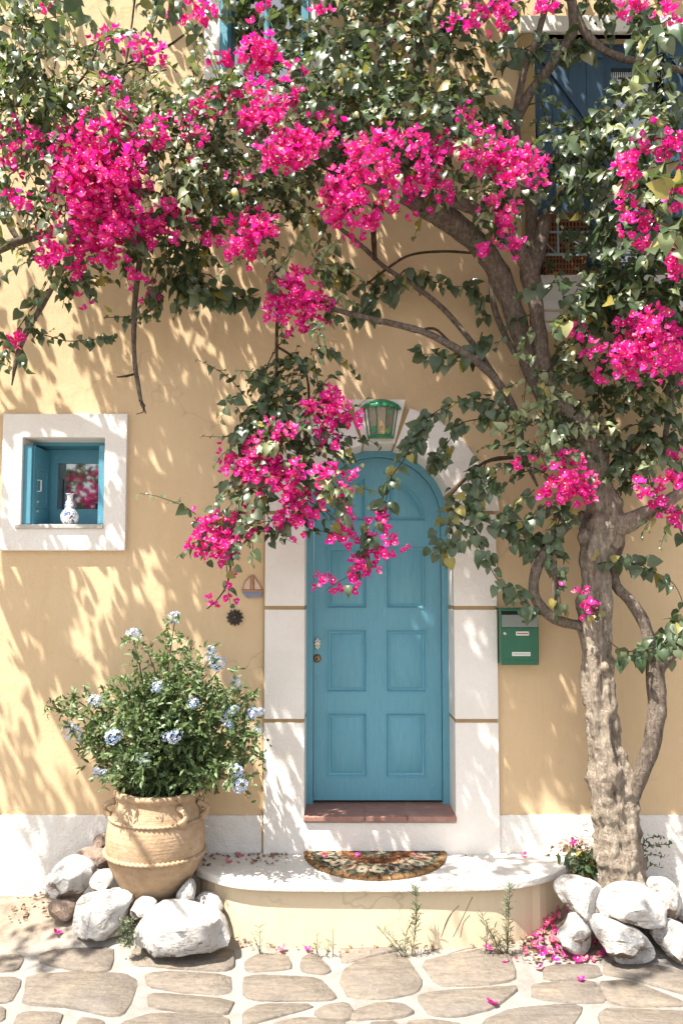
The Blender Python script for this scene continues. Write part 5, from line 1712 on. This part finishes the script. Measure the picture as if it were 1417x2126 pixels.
SPRAYS = [
    ([(1060, 845, -.34), (1000, 828, -.38), (940, 838, -.44), (892, 865, -.50), (858, 915, -.56), (838, 955, -.6), (812, 990, -.62), (800, 1040, -.62), (778, 1095, -.62), (762, 1140, -.62), (745, 1180, -.6), (700, 1210, -.58), (676, 1225, -.57)], 92, .072, .022),
    ([(900, 860, -.5), (870, 900, -.54), (845, 950, -.58)], 26, .075, .02),
    ([(1050, 852, -.34), (1000, 868, -.36), (955, 880, -.38), (935, 910, -.4), (915, 940, -.42), (890, 970, -.44)], 52, .062, .02),
    ([(915, 940, -.42), (900, 955, -.42), (935, 950, -.42)], 16, .075, .03),
    ([(1010, 958, -.34), (992, 990, -.37), (965, 1020, -.4), (945, 1060, -.42), (935, 1100, -.42), (922, 1150, -.42)], 80, .068, .05),
    ([(1030, 990, -.36), (1005, 1010, -.37), (975, 1035, -.38)], 26, .075, .04),
    ([(970, 1060, -.40), (1000, 1075, -.38), (1040, 1085, -.38), (1075, 1100, -.38), (1120, 1140, -.37), (1160, 1160, -.38)], 56, .080, .04),
    ([(950, 1080, -.42), (980, 1110, -.42), (1010, 1165, -.42), (1030, 1200, -.42), (1055, 1225, -.4), (1085, 1250, -.38), (1110, 1275, -.36)], 48, .072, .025),
    ([(1240, 1170, -.42), (1275, 1165, -.40), (1315, 1165, -.36), (1350, 1185, -.34), (1390, 1205, -.34), (1412, 1240, -.34), (1425, 1300, -.34)], 34, .080, .02),
    ([(1425, 1280, -.34), (1400, 1310, -.36), (1380, 1330, -.36), (1420, 1350, -.36)], 30, .085, .05),
    ([(1262, 1330, -.40), (1290, 1350, -.42), (1325, 1352, -.42), (1355, 1345, -.42), (1385, 1330, -.4), (1420, 1300, -.4)], 44, .082, .035),
    ([(650, 560, -.4), (700, 568, -.3), (740, 580, -.24), (790, 592, -.22), (840, 572, -.22), (880, 580, -.22), (930, 592, -.2), (985, 600, -.2), (1005, 620, -.2)], 74, .078, .03),
    ([(840, 560, -.22), (800, 600, -.22), (770, 640, -.22), (740, 650, -.22)], 34, .088, .04),
    ([(985, 600, -.2), (1003, 640, -.2), (998, 670, -.2)], 10, .075, .015),
    ([(1000, 690, -.3), (985, 735, -.34), (950, 750, -.36), (900, 735, -.36), (870, 738, -.36)], 34, .085, .03),
    ([(1152, 1090, -.43), (1150, 1160, -.43), (1160, 1230, -.42), (1165, 1290, -.4)], 28, .062, .03),
    ([(1165, 1060, -.44), (1150, 1130, -.44), (1180, 1170, -.42)], 14, .07, .03),
    ([(1210, 1230, -.44), (1225, 1260, -.44), (1240, 1275, -.43)], 9, .055, .02),
    ([(1045, 140, -.4), (1100, 95, -.42), (1150, 100, -.44), (1230, 100, -.46)], 26, .09, .03),
    ([(1010, 95, -.4), (1060, 100, -.4), (1120, 105, -.42), (1180, 108, -.42)], 22, .09, .02),
    ([(560, 830, -.5), (520, 860, -.5), (500, 900, -.5), (490, 950, -.52)], 30, .07, .04),
]
for a in SPRAYS: T.spray(*a)
# the crown beyond the top and the right edge of the picture
T.cloud(.0, 2.9, -.9, -.1, 5.45, 6.5, 3000)
T.cloud(-1.9, -.5, -1.95, -1.7, 4.5, 4.9, 270)
T.cloud(-1.2, -.45, -1.75, -1.55, 4.6, 4.85, 130)
T.cloud(-.75, -.25, -2.5, -2.2, 4.75, 5.0, 64)
limb(tree, 'branch', [(1182, -20, -.55, 10), (1050, -200, -.9, 9), (800, -330, -1.3, 8), (450, -400, -1.75, 7), (150, -420, -1.85, 5)], M['bark2'], 8)
limb(tree, 'branch', [(800, -330, -1.3, 6), (650, -450, -1.9, 5), (500, -560, -2.35, 4)], M['bark2'], 8)
T.cloud(-.6, 1.6, -1.0, -.5, 5.2, 5.8, 500)
T.cloud(2.1, 3.0, -.8, -.1, 2.4, 5.4, 700)
T.finish(tree)

# ------------------------------------------------------------------ the climber coming in from the left
L0 = at(-60, 560, -.3)
clb = thing('bougainvillea_climber', 'second bougainvillea reaching in from the upper left, heavy with magenta blossom above the window', 'climber', (-2.75, -.15, 0.12))
limb(clb, 'trunk', [(-270, 1900, -.15, 30), (-250, 1500, -.15, 26), (-230, 1100, -.16, 24), (-190, 800, -.2, 22), (-120, 620, -.26, 18), (-50, 545, -.32, 14), (0, 515, -.38, 13), (50, 497, -.42, 11), (120, 480, -.48, 9), (200, 462, -.52, 8), (300, 450, -.52, 8), (400, 435, -.5, 8), (470, 385, -.5, 8), (570, 360, -.55, 6)], M['bark2'], 12, .2, 9, .04)
for pts in (
    [(296, 500, -.50, 6), (288, 560, -.48, 7), (281, 620, -.46, 7), (278, 690, -.45, 6), (280, 750, -.45, 6), (287, 800, -.45, 5), (295, 840, -.45, 4), (303, 858, -.46, 1.5)],
    [(282, 776, -.45, 3), (262, 781, -.45, 3), (242, 783, -.45, 1.2)],
    [(290, 830, -.45, 3), (300, 842, -.46, 2.5), (297, 856, -.47, 1.5), (283, 860, -.47, 1)],
    [(180, 480, -.50, 5), (130, 560, -.46, 6), (90, 630, -.42, 7), (55, 690, -.38, 7), (36, 740, -.36, 6), (25, 800, -.35, 2)],
    [(-60, 205, -.6, 9), (0, 216, -.58, 9), (60, 214, -.56, 8), (120, 225, -.56, 5)],
    [(0, 380, -.4, 7), (10, 430, -.4, 8), (22, 470, -.42, 8), (40, 500, -.42, 6)],
    [(470, 395, -.5, 5), (430, 430, -.5, 5), (420, 500, -.45, 4), (380, 560, -.4, 3)],
    [(280, 0, -.4, 2.5), (270, 80, -.42, 2.5), (255, 180, -.46, 3), (262, 260, -.5, 3)],
    [(335, 0, -.35, 2), (310, 80, -.38, 2), (275, 140, -.42, 2.5), (200, 190, -.46, 2.5)],
    [(410, 50, -.35, 2), (350, 95, -.36, 3), (290, 120, -.4, 3), (230, 150, -.44, 3)],
    [(120, 210, -.5, 3), (180, 150, -.46, 2.5), (215, 60, -.42, 2)],
): limb(clb, 'branch', pts, M['bark2'] if pts[0][3] > 4 else M['twig'], 8, .2, 12, .03)
C = Plant()
for a in [
    (60, 40, 90, 70, -1.0, -.2, 300, .066, .25), (170, 60, 60, 60, -.9, -.2, 80, .060, .2), (50, 140, 90, 80, -1.15, -.3, 460, .066, .35), (160, 170, 110, 70, -1.15, -.3, 480, .062, .3), (270, 210, 90, 50, -1.1, -.3, 230, .060, .3), (380, 195, 90, 55, -1.1, -.3, 260, .060, .25), (460, 180, 60, 60, -1.0, -.25, 170, .062, .2),
    (60, 250, 80, 70, -1.2, -.4, 380, .064, .2), (180, 280, 120, 60, -1.2, -.4, 420, .062, .2), (340, 290, 90, 70, -1.15, -.4, 440, .062, .25), (440, 280, 80, 80, -1.1, -.35, 420, .064, .15), (470, 340, 90, 70, -1.0, -.35, 360, .066, .15), (390, 370, 90, 70, -.95, -.35, 360, .066, .15), (430, 430, 70, 50, -.85, -.35, 170, .068, .2),
    (20, 330, 30, 60, -.9, -.4, 70, .066, .1), (40, 440, 50, 50, -.8, -.35, 90, .066, .2), (150, 560, 60, 30, -.7, -.4, 70, .072, .0), (100, 500, 60, 40, -.75, -.4, 80, .068, .2), (350, 480, 60, 50, -.7, -.4, 140, .07, .05), (370, 550, 45, 40, -.6, -.4, 110, .082, .0), (230, 420, 120, 80, -.95, -.4, 320, .062, .1), (250, 520, 60, 30, -.7, -.45, 60, .066, .1),
    (400, 580, 30, 25, -.55, -.4, 36, .085, .0), (480, 410, 40, 40, -.75, -.4, 80, .068, .2), (330, 610, 15, 25, -.5, -.42, 12, .07, 0), (70, 60, 70, 60, -1.2, -.9, 90, .07, .6), (15, 10, 40, 30, -1.2, -.8, 60, .07, .5), (380, 20, 50, 30, -.8, -.3, 60, .06, .1),
]: C.mass(*a[:4], max(a[4], -.98), a[5], int(a[6] * .66), *a[7:])
for a in [
    (210, 390, 75, 75, -1.28, -1.02, 430), (240, 340, 60, 50, -1.3, -1.08, 200), (170, 350, 60, 60, -1.28, -1.05, 200), (200, 450, 90, 55, -1.2, -.95, 300), (260, 420, 60, 60, -1.25, -1.0, 200), (130, 330, 45, 50, -1.25, -1.05, 110), (130, 400, 40, 30, -1.2, -1.0, 60), (110, 500, 28, 40, -1.1, -.9, 90), (180, 500, 45, 40, -1.1, -.9, 130), (255, 490, 55, 40, -1.08, -.9, 110), (310, 440, 35, 55, -1.1, -.9, 90), (300, 300, 30, 40, -1.25, -1.05, 60), (215, 270, 35, 35, -1.3, -1.1, 70), (160, 300, 30, 30, -1.28, -1.1, 45), (45, 300, 25, 40, -1.2, -1.0, 50), (30, 350, 18, 22, -1.15, -1.0, 20), (10, 260, 15, 15, -1.15, -1.0, 9), (50, 405, 15, 10, -1.0, -.9, 9), (20, 400, 6, 14, -1.0, -.9, 6), (320, 285, 25, 30, -1.25, -1.05, 45), (268, 240, 14, 14, -1.2, -1.1, 14), (228, 190, 20, 18, -1.2, -1.1, 26), (235, 80, 28, 14, -1.05, -.9, 26), (255, 98, 15, 12, -1.05, -.9, 12), (300, 95, 20, 15, -1.0, -.9, 9), (330, 130, 40, 15, -1.1, -1.0, 9),
    (405, 25, 38, 25, -1.0, -.85, 75), (425, 200, 14, 28, -1.15, -1.0, 28), (400, 265, 28, 28, -1.2, -1.05, 45), (470, 130, 25, 22, -1.1, -1.0, 36), (490, 190, 12, 8, -1.1, -1.0, 7), (360, 420, 25, 30, -1.0, -.85, 36), (370, 465, 18, 22, -.95, -.8, 22), (330, 480, 25, 20, -.95, -.8, 26), (270, 545, 25, 12, -.85, -.7, 20), (275, 575, 8, 8, -.75, -.65, 6), (320, 595, 8, 10, -.62, -.55, 6), (175, 635, 5, 5, -.6, -.55, 3), (150, 555, 10, 12, -.8, -.7, 9), (15, 710, 14, 22, -.55, -.42, 26), (445, 490, 12, 12, -.8, -.7, 8), (95, 10, 12, 8, -1, -.9, 7), (410, 340, 12, 10, -1.05, -.95, 7), (470, 245, 10, 10, -1.1, -1, 6),
]: C.blooms(*a[:4], *((a[4] + .2, a[5] + .2) if a[4] < -1.0 else a[4:6]), a[6] if a[6] < 12 else int(a[6] * .58))
for a in [
    ([(360, 560, -.45), (400, 595, -.44), (440, 615, -.44), (485, 618, -.42), (535, 612, -.4)], 70, .075, .035),
    ([(50, 690, -.38), (90, 695, -.38), (140, 708, -.36), (190, 705, -.34), (245, 700, -.32)], 40, .052, .02),
    ([(175, 560, -.5), (140, 600, -.48), (130, 640, -.46)], 16, .082, .03),
    ([(100, 600, -.44), (60, 650, -.4), (30, 700, -.38), (15, 760, -.36)], 40, .06, .04),
    ([(330, 600, -.46), (320, 640, -.46), (280, 655, -.45), (215, 660, -.44)], 20, .05, .02),
    ([(380, 520, -.5), (385, 570, -.48), (395, 610, -.46)], 26, .085, .04),
]: C.spray(*a)
C.cloud(-2.6, -.2, -.8, -.12, 5.5, 6.2, 700)
C.cloud(-3.0, -2.0, -.8, -.15, 4.3, 5.4, 220)
for k in range(13):
    x0 = -3.15 + 1.35 * rng.random(); y0 = -.55 - .55 * rng.random(); z0 = 3.15 + 1.5 * rng.random()
    if x0 > -1.9 + .25 * (y0 + .5): x0 -= .5
    C.cloud(x0 - .10, x0 + .10, y0 - .08, y0 + .08, z0 - .22, z0 + .22, 64)
C.cloud(-1.5, .2, -.75, -.15, 5.75, 6.6, 900)
C.cloud(-3.6, -2.9, -2.1, -1.7, 3.8, 4.3, 130)
limb(clb, 'branch', [(-190, 800, -.2, 14), (-330, 650, -.7, 12), (-420, 450, -1.4, 10), (-480, 250, -1.9, 8)], M['bark2'], 8)
C.finish(clb)

# ------------------------------------------------------------------ the shrub in the pot
sh0 = Vector((pc.x + .01, PY, zpx(1650)))
shrub = thing('plumbago_shrub', 'bushy green shrub with pale blue flower heads growing in the large clay pot', 'shrub', tuple(sh0))
pass
SL = []
stems = MB()
ends = []
targets = [(363, 1290), (277, 1325), (440, 1360), (455, 1390), (197, 1462), (150, 1512), (236, 1525), (327, 1432), (402, 1465), (490, 1425), (362, 1530), (298, 1572), (470, 1490), (492, 1480), (528, 1490), (533, 1518), (492, 1600), (500, 1628), (215, 1607), (140, 1440), (95, 1465), (260, 1400), (310, 1360), (400, 1330), (350, 1350), (520, 1440), (545, 1560), (240, 1580), (420, 1560), (300, 1480), (380, 1420), (450, 1450), (260, 1470), (350, 1600), (270, 1620), (400, 1620), (440, 1630), (200, 1540), (430, 1400), (330, 1500), (220, 1420), (375, 1370), (460, 1560), (300, 1620)]
for i, (a, b) in enumerate(targets):
    yy = PY - .30 + .5 * rng.random() if i > 18 else PY - .12 - .22 * rng.random()
    e = at(a, b, min(yy, -.06))
    st = sh0 + Vector((rng.normal() * .07, rng.normal() * .06, -.02))
    mid_ = st.lerp(e, .55) + Vector((0, 0, .10 * (1 if b < 1560 else .8))) + Vector(rng.normal(size=3) * .02)
    Sx = spline([tuple(st), tuple(mid_), tuple(e)], .04)
    stems.tube([Vector(q) for q in Sx], [.005 * (1 - .7 * k / len(Sx)) + .001 for k in range(len(Sx))], 5, cap=False)
    ends.append((e, unit((Sx[-1] - Sx[-2])[None])[0]))
    for k in range(2, len(Sx), 1):
        for _ in range(2 if b < 1640 else 1):
            d = rng.normal(size=3) * .8 + np.array([0, -.25, .25])
            SL.append((Sx[k] + rng.normal(size=3) * .01, d))
# fill the dome with short leafy shoots
for _ in range(440):
    a = rng.random() * 2 * math.pi; r_ = math.sqrt(rng.random())
    px_ = 345 + 165 * r_ * math.cos(a); py_ = 1520 + 118 * r_ * math.sin(a)
    if py_ > 1625 or (py_ < 1440 and abs(px_ - 370) > 110): continue
    yy = PY + (rng.random() - .55) * .62 * math.sqrt(max(.1, 1 - r_ * r_ * .8))
    SL.append((np.array(at(px_, py_, min(yy, -.05))), rng.normal(size=3) * .8 + np.array([.2 * math.cos(a), -.2, .2])))
lm = []
for p, d in SL:
    n = 6 + int(rng.random() * 5)
    d = unit(np.array(d)[None])[0]
    L = .05 + .07 * rng.random()
    t_ = np.linspace(.1, 1, n)[:, None]
    P_l = np.array(p) + d * L * t_ + np.array([0, 0, -.02]) * t_ ** 2
    tip = d * .7 + unit(rng.normal(size=(n, 3))) * .9 + np.array([[0, -.1, -.1]])
    nrm = np.array([[-.25, -.5, .75]]) + rng.normal(size=(n, 3)) * .45
    lm.append(frames(P_l, tip, nrm, .038 * (.6 + .7 * rng.random(n))))
lm = np.concatenate(lm)
V, F = place(T_LANCE, lm)
o = bpy.data.objects.new('foliage', fast_mesh('foliage', V, F, [M['leaf_shrub']])); link(o, shrub); o['kind'] = 'stuff'
stems.build('stems', M['twig'], shrub, True)['kind'] = 'stuff'
heads = []
for sd in range(4):
    r_ = np.random.default_rng(sd + 40)
    V = []; F = []
    nf = 13 + sd
    for i in range(nf):
        ph = math.acos(1 - 1.25 * (i + .5) / nf); th = 2.39996 * i
        ax = np.array([math.sin(ph) * math.cos(th), math.sin(ph) * math.sin(th), math.cos(ph)])
        c = ax * (.030 + .005 * r_.normal())
        u = unit(np.cross(ax, [.3, .2, .9])[None])[0]; w = np.cross(ax, u)
        rr = .0135 * (.8 + .35 * r_.random()); a0 = r_.random() * 6
        ci = len(V); V.append(c - ax * .004)
        for k in range(5):
            a = a0 + 2 * math.pi * k / 5
            for da, rl in ((-.42, .75), (0, 1.05), (.42, .75)):
                V.append(c + (u * math.cos(a + da) + w * math.sin(a + da)) * rr * rl + ax * (.001 * r_.normal()))
            b0 = ci + 1 + k * 3
            F += [[ci, b0, b0 + 1], [ci, b0 + 1, b0 + 2]]
    heads.append(fast_mesh('flower_head', np.array(V), np.array(F), [M['plumb']]))
HS = [(363, 1283, 1.0), (277, 1318, 1.1), (440, 1352, .8), (452, 1378, 1.1), (436, 1366, .8), (197, 1455, 1.0), (152, 1520, 1.3), (236, 1530, 1.15), (327, 1427, .85), (402, 1460, .9), (490, 1420, .9), (362, 1530, 1.0), (346, 1530, .7), (298, 1576, .95), (470, 1485, 1.0), (487, 1475, .8), (525, 1482, .9), (533, 1518, 1.05), (492, 1600, .9), (500, 1631, 1.1), (215, 1607, .7), (475, 1503, .7), (202, 1602, .6), (540, 1478, .7)]
for i, (a, b, s_) in enumerate(HS):
    e = at(a, b, PY - .25 - .08 * rng.random())
    if i in (0, 1, 5, 6): e = at(a, b, PY - .16)
    ax = Vector((rng.normal() * .3 - .1, -.8, .6)).normalized()
    q = ax.to_track_quat('Z', 'Y')
    inst('flower_head', heads[i % 4], Matrix.Translation(e) @ q.to_matrix().to_4x4() @ Matrix.Scale(s_ * 1.14, 4), shrub)

# ------------------------------------------------------------------ weeds and low plants
def needle_weed(px, py, top, label, yb, lean=0.0, n=90, grp='weeds at the foot of the doorstep'):
    b = at(px, py, yb); b.z = hground(b.x, b.y) - .005; e = at(px + lean, top, yb - .02)
    w = thing('weed', label, 'weed', tuple(b), grp)
    mb = MB(); PP = []
    H = (e - b).length
    for k in range(4 if n > 100 else 2):
        b2 = b + Vector((rng.normal() * .010, 0, 0)); f = 1.0 if k == 0 else .35 + .4 * rng.random()
        e2 = b2 + (e - b) * f + Vector((rng.normal() * .22 * H * (k > 0), -.01 - .03 * rng.random(), 0))
        S_ = spline([tuple(b2), tuple(b2.lerp(e2, .5) + Vector((rng.normal() * .05 * H, -.012, .01))), tuple(e2)], .012)
        mb.tube([Vector(q) for q in S_], [.0026 * (1 - .6 * i / len(S_)) for i in range(len(S_))], 4, cap=False)
        m_ = int(n * (.5 if k == 0 else .3 * f))
        PP.append(S_[np.minimum((rng.random(m_) ** .75 * len(S_)).astype(int), len(S_) - 1)])
    mb.build('stem', M['twig'], w)
    P = np.concatenate(PP); n = len(P)
    tip = rng.normal(size=(n, 3)) * np.array([1, 1, .3]) + np.array([[0, 0, .8]])
    Ms = frames(P, tip, rng.normal(size=(n, 3)), .040 * (.5 + .8 * rng.random(n)))
    Ms[:, :, 0] *= .24
    V, F = place(T_LANCE, Ms)
    o = bpy.data.objects.new('foliage', fast_mesh('foliage', V, F, [m_weed])); link(o, w)
    return w


m_weed = m_leaf('grey_green_weed', (0.10, 0.13, 0.075), (0.17, 0.20, 0.12), (0.25, 0.27, 0.17), .5, .3)
YR = -.555
needle_weed(843, 1946, 1838, 'tall needle leaved weed against the doorstep riser left of the bare twigs', YR, 8, 230)
needle_weed(1047, 1950, 1826, 'tallest needle leaved weed, towards the right end of the doorstep', YR, 2, 240)
needle_weed(1008, 1950, 1896, 'short needle leaved weed just left of the tallest weed', YR, -6, 80)
needle_weed(536, 1942, 1918, 'low green tuft at the left corner of the doorstep', YR + .01, 0, 30)
needle_weed(657, 1946, 1932, 'tiny green tuft under the left half of the doorstep, left of its twin', YR, 0, 16)
needle_weed(683, 1947, 1931, 'tiny green tuft under the left half of the doorstep, right of its twin', YR, 0, 16)
bare = thing('dry_weed', 'bare dry twigs standing against the middle of the doorstep riser', 'weed', tuple(at(930, 1946, YR)), 'weeds at the foot of the doorstep')
bm_ = MB()
for pts in ([(915, 1946), (930, 1905), (952, 1880)], [(915, 1946), (925, 1920), (940, 1890)], [(940, 1946), (960, 1905), (980, 1862)], [(955, 1946), (962, 1915), (975, 1900)]):
    bm_.tube([Vector(q) for q in spline([tuple(at(a, b, YR - .01)) for a, b in pts], .02)], .0022, 4)
bm_.build('dry_twigs', M['twig'], bare)
sc_b = at(262, 1965, -.66)
suc = thing('succulent', 'small grey green ground plant between the two big front stones', 'plant', tuple(sc_b))
n = 260
P = np.array([at(263 + rng.normal() * 8 - (u - .5) * 6, 1965 - 60 * u, -.66 - .02 * rng.random()) for u in rng.random(n)])
Ms = frames(P, rng.normal(size=(n, 3)) + np.array([[0, -.4, .3]]), rng.normal(size=(n, 3)) + np.array([[0, -.8, .5]]), .018 * (.6 + .7 * rng.random(n)))
V, F = place(T_LANCE, Ms); V2 = V
o = bpy.data.objects.new('foliage', fast_mesh('foliage', V, F, [m_weed])); link(o, suc)
wd = at(1335, 1830, -.2)
sprig = thing('wall_sprig', 'thin leafy sprig growing from behind the right side of the trunk', 'plant', tuple(wd))
mb = MB(); Pl = []
for pts in ([(1325, 1830), (1332, 1780), (1345, 1758), (1390, 1752)], [(1328, 1810), (1345, 1775), (1378, 1780)], [(1330, 1790), (1338, 1745), (1372, 1735)], [(1330, 1820), (1350, 1795), (1365, 1800)]):
    S_ = spline([tuple(at(a, b, -.18)) for a, b in pts], .015)
    mb.tube([Vector(q) for q in S_], .0022, 4, cap=False)
    for q in S_[4:]:
        for _ in range(2): Pl.append(q + rng.normal(size=3) * .004)
mb.build('stem', M['twig'], sprig)
Pl = np.array(Pl); n = len(Pl)
V, F = place(T_LANCE, frames(Pl, rng.normal(size=(n, 3)) + np.array([[.3, 0, .1]]), rng.normal(size=(n, 3)) + np.array([[0, -1, .6]]), .028 * (.6 + .6 * rng.random(n))))
o = bpy.data.objects.new('foliage', fast_mesh('foliage', V, F, [M['leaf']])); link(o, sprig)
gp = at(1215, 1820, -.22)
gpl = thing('low_plant', 'dark green low plant between the doorstep end and the trunk', 'plant', tuple(gp))
n = 150
P = np.array([at(1214 + rng.normal() * 20, 1800 + rng.normal() * 16, -.24 + .08 * rng.random()) for _ in range(n)])
V, F = place(T_LANCE, frames(P, rng.normal(size=(n, 3)) + np.array([[0, -.3, .8]]), rng.normal(size=(n, 3)) + np.array([[0, -1, .6]]), .06 * (.6 + .6 * rng.random(n))))
o = bpy.data.objects.new('foliage', fast_mesh('foliage', V, F, [M['leaf']])); link(o, gpl)

# ------------------------------------------------------------------ fallen bracts, dry leaves and grit
DRY = [fast_mesh('fallen_bract', T[0], T[1], [M['bract_dry'], M['cream']], T[2]) for T in T_FLOW]
FRESH = [fast_mesh('fallen_bract', T[0], T[1], [M['bract'], M['cream']], T[2]) for T in T_FLOW]


def fallen(px, py, z, label, group, sz=.026, fresh=.5, wall_y=None):
    p = at_z(px, py, z) if z is not None else at_z(px, py, .02)
    if z is None: p.z = hground(p.x, p.y) + .02
    ax = Vector((rng.normal() * .5, rng.normal() * .5 - .2, 1)).normalized()
    q = ax.to_track_quat('Z', 'Y').to_matrix().to_4x4() @ Matrix.Rotation(rng.random() * 6, 4, 'Z')
    Sx = Matrix.Diagonal((1, 1, .55, 1))
    o = bpy.data.objects.new('fallen_bract', (FRESH if rng.random() < fresh else DRY)[int(rng.random() * 5)])
    COL.objects.link(o)
    o.matrix_world = Matrix.Translation(p) @ q @ Matrix.Scale(sz * (.8 + .4 * rng.random()), 4) @ Sx
    return tag(o, label, 'bract', group)


GD, GPt, GR, GV = 'fallen bracts on the doorstep', 'fallen bracts round the clay pot', 'fallen bracts along the doorstep', 'fallen bracts out on the paving'
for (a, b, lab) in ((472, 1789, 'pink bract lying on the left end of the doorstep slab'), (497, 1776, 'pink bract against the wall at the left of the doorstep'), (1087, 1776, 'faded pink bract against the wall at the right of the doorstep, in the open'),
                    (742, 1776, 'purplish bract on the back edge of the doormat, left of its middle'), (860, 1776, 'orange pink bract on the back edge of the doormat, right of its middle'), (672, 1777, 'dark pink bract on the left back corner of the doormat')):
    fallen(a, b, ZS + (.022 if 640 < a < 915 else .008), lab, GD, .026, .4)
for (a, b, lab) in ((118, 1963, 'bright pink bract alone on the ground left of the big rough stone'), (377, 1975, 'bright pink bract in front of the largest stone, at its bottom edge'), (300, 1936, 'pink bract tucked between the two big front stones'),
                    (490, 1916, 'large pink bract at the right end of the largest stone'), (75, 1860, 'bright pink bract by the wall base, left of the leftmost white stone'), (150, 1928, 'pale pink bract under the small brown stone by the pot'), (430, 1849, 'pink bract on the small white stone by the doorstep end')):
    fallen(a, b, None, lab, GPt, .036, .8)
for (a, b, lab) in ((586, 1973, 'pink bract out in front of the left part of the riser'), (632, 1948, 'bright pink bract close under the riser, left of the middle'), (640, 1973, 'pink bract farthest from the riser, left of the middle'), (857, 1958, 'bright pink bract at the foot of the tall weed left of the twigs'),
                    (930, 1955, 'reddish bract under the bare dry twigs'), (978, 1955, 'red pink bract between the dry twigs and the short weed'), (1010, 1972, 'small pink bract in front of the short needle weed')):
    fallen(a, b, None, lab, GR, .032, .6)
for (a, b, lab) in ((1122, 2008, 'dark pink bract on the paving just in front of the drift'), (1205, 2034, 'deep pink bract farthest right on the shaded paving'), (1020, 2083, 'light pink bract on the paving nearest to the bottom edge of the picture'), (1196, 1992, 'pink bract in front of the slanting stone by the trunk')):
    fallen(a, b, None, lab, GV, .034, .8)
dv = []
for _ in range(80):
    u = rng.random()
    if u < .6: a, b = 1140 + rng.normal() * 28, 1965 + rng.normal() * 16
    elif u < .85: a, b = 1150 + rng.normal() * 14, 1925 + rng.normal() * 14
    else: a, b = 1225 + rng.normal() * 20, 1980 + rng.normal() * 10
    p = at_z(a, min(b, 2000), .02); p.z = hground(p.x, p.y) + .015 + .06 * rng.random() * max(0, 1 - abs(a - 1140) / 60)
    dv.append(p)
for _ in range(3): dv.append(at(1191 + rng.normal() * 6, 1746 + rng.normal() * 5, -.10))
n = len(dv)
z = unit(rng.normal(size=(n, 3)) * .5 + np.array([[0, -.3, 1]])); x = unit(np.cross(rng.normal(size=(n, 3)), z)); yv = np.cross(z, x)
sz = (.029 * (.65 + .5 * rng.random(n)))[:, None]
DM = np.stack([x * sz, yv * sz, z * sz * .6, np.array(dv)], axis=2)
Vs = []; Fs = []; mi = []; k = 0
for j in range(5):
    V, F = place(T_FLOW[j], DM[j::5]); Vs.append(V); Fs.append(F + k); k += len(V)
    mi.append(np.tile(T_FLOW[j][2] * 2, len(DM[j::5])) if j % 2 else np.tile(T_FLOW[j][2] + (T_FLOW[j][2] == 0) * 1 + (T_FLOW[j][2] == 1) * 1, len(DM[j::5])))
o = bpy.data.objects.new('bract_drift', fast_mesh('bract_drift', np.concatenate(Vs), np.concatenate(Fs), [M['bract'], M['bract_dry'], M['cream']], np.concatenate(mi))); COL.objects.link(o)
tag(o, 'drift of fallen pink bracts between the doorstep end and the white stones', 'petals', kind='stuff')
lt = []
for _ in range(720):
    u = rng.random()
    if u < .55: a, b, z = 490 + 640 * rng.random(), 1950 + abs(rng.normal()) * 10, None
    elif u < .64: a, b, z = 415 + 180 * rng.random(), 1775 + 25 * rng.random() ** 2, ZS
    elif u < .69: a, b, z = 640 + 540 * rng.random(), 1776 + 4 * rng.random(), ZS
    elif u < .84: a, b, z = 20 + 130 * rng.random(), 1870 + 70 * rng.random(), None
    else: a, b, z = 1080 + 170 * rng.random(), 1960 + 35 * rng.random(), None
    p = at_z(a, b, .02 if z is None else z)
    p.z = (hground(p.x, p.y) + .018) if z is None else ZS + .004
    lt.append(p)
for _ in range(150):
    a, b = 1190 + rng.normal() * 20, 1770 - abs(rng.normal()) * 12
    lt.append(at(a, b, -.06 - .06 * rng.random()))
n = len(lt)
Ms = frames(np.array(lt), rng.normal(size=(n, 3)) * np.array([1, 1, .3]), rng.normal(size=(n, 3)) * .5 + np.array([[0, -.2, 1]]), .022 * (.4 + 1.0 * rng.random(n)))
V, F = place(T_CURL, Ms)
m_lit = m_leaf('dry_leaf', (0.10, 0.055, 0.03), (0.2, 0.12, 0.07), (0.30, 0.2, 0.13), .8, .15, (.3, .18, .08))
o = bpy.data.objects.new('leaf_litter', fast_mesh('leaf_litter', V, F, [m_lit])); COL.objects.link(o); tag(o, 'small dry brown leaves scattered along the doorstep and the wall', 'leaf litter', kind='stuff')

# ------------------------------------------------------------------ the bougainvillea over the street, seen only in the window pane
opp = thing('bougainvillea_bush', 'bougainvillea across the street, mirrored in the small window pane', 'bush', (-4.0, -8.0, 0))
MB().tube([(-4.0, -8.0, -.1), (-3.95, -8.0, 1.2), (-4.05, -7.9, 2.4), (-4.0, -7.8, 3.4)], [.09, .07, .05, .03], 8).build('trunk', M['bark2'], opp, True)
Q = Plant()
for _ in range(420):
    p = np.array([-4.1 + rng.normal() * .8, -7.9 + rng.normal() * .4, 3.2 + rng.normal() * .8])
    Q.twig(p, rng.normal(size=3), .3, 8, .09, stem=False)
ff = []
for _ in range(340):
    c = np.array([-3.75 + rng.normal() * .35, -7.3 + rng.normal() * .15, 3.35 + rng.normal() * .22])
    z = unit((rng.normal(size=3) * .5 + np.array([0, 1, .3]))[None])[0]; x = unit(np.cross(rng.normal(size=3), z)[None])[0]; yv = np.cross(z, x)
    ff.append(np.stack([x * .05, yv * .05, z * .05, c], axis=1))
Q.flow.append(np.array(ff))
Q.finish(opp, 0, 0)
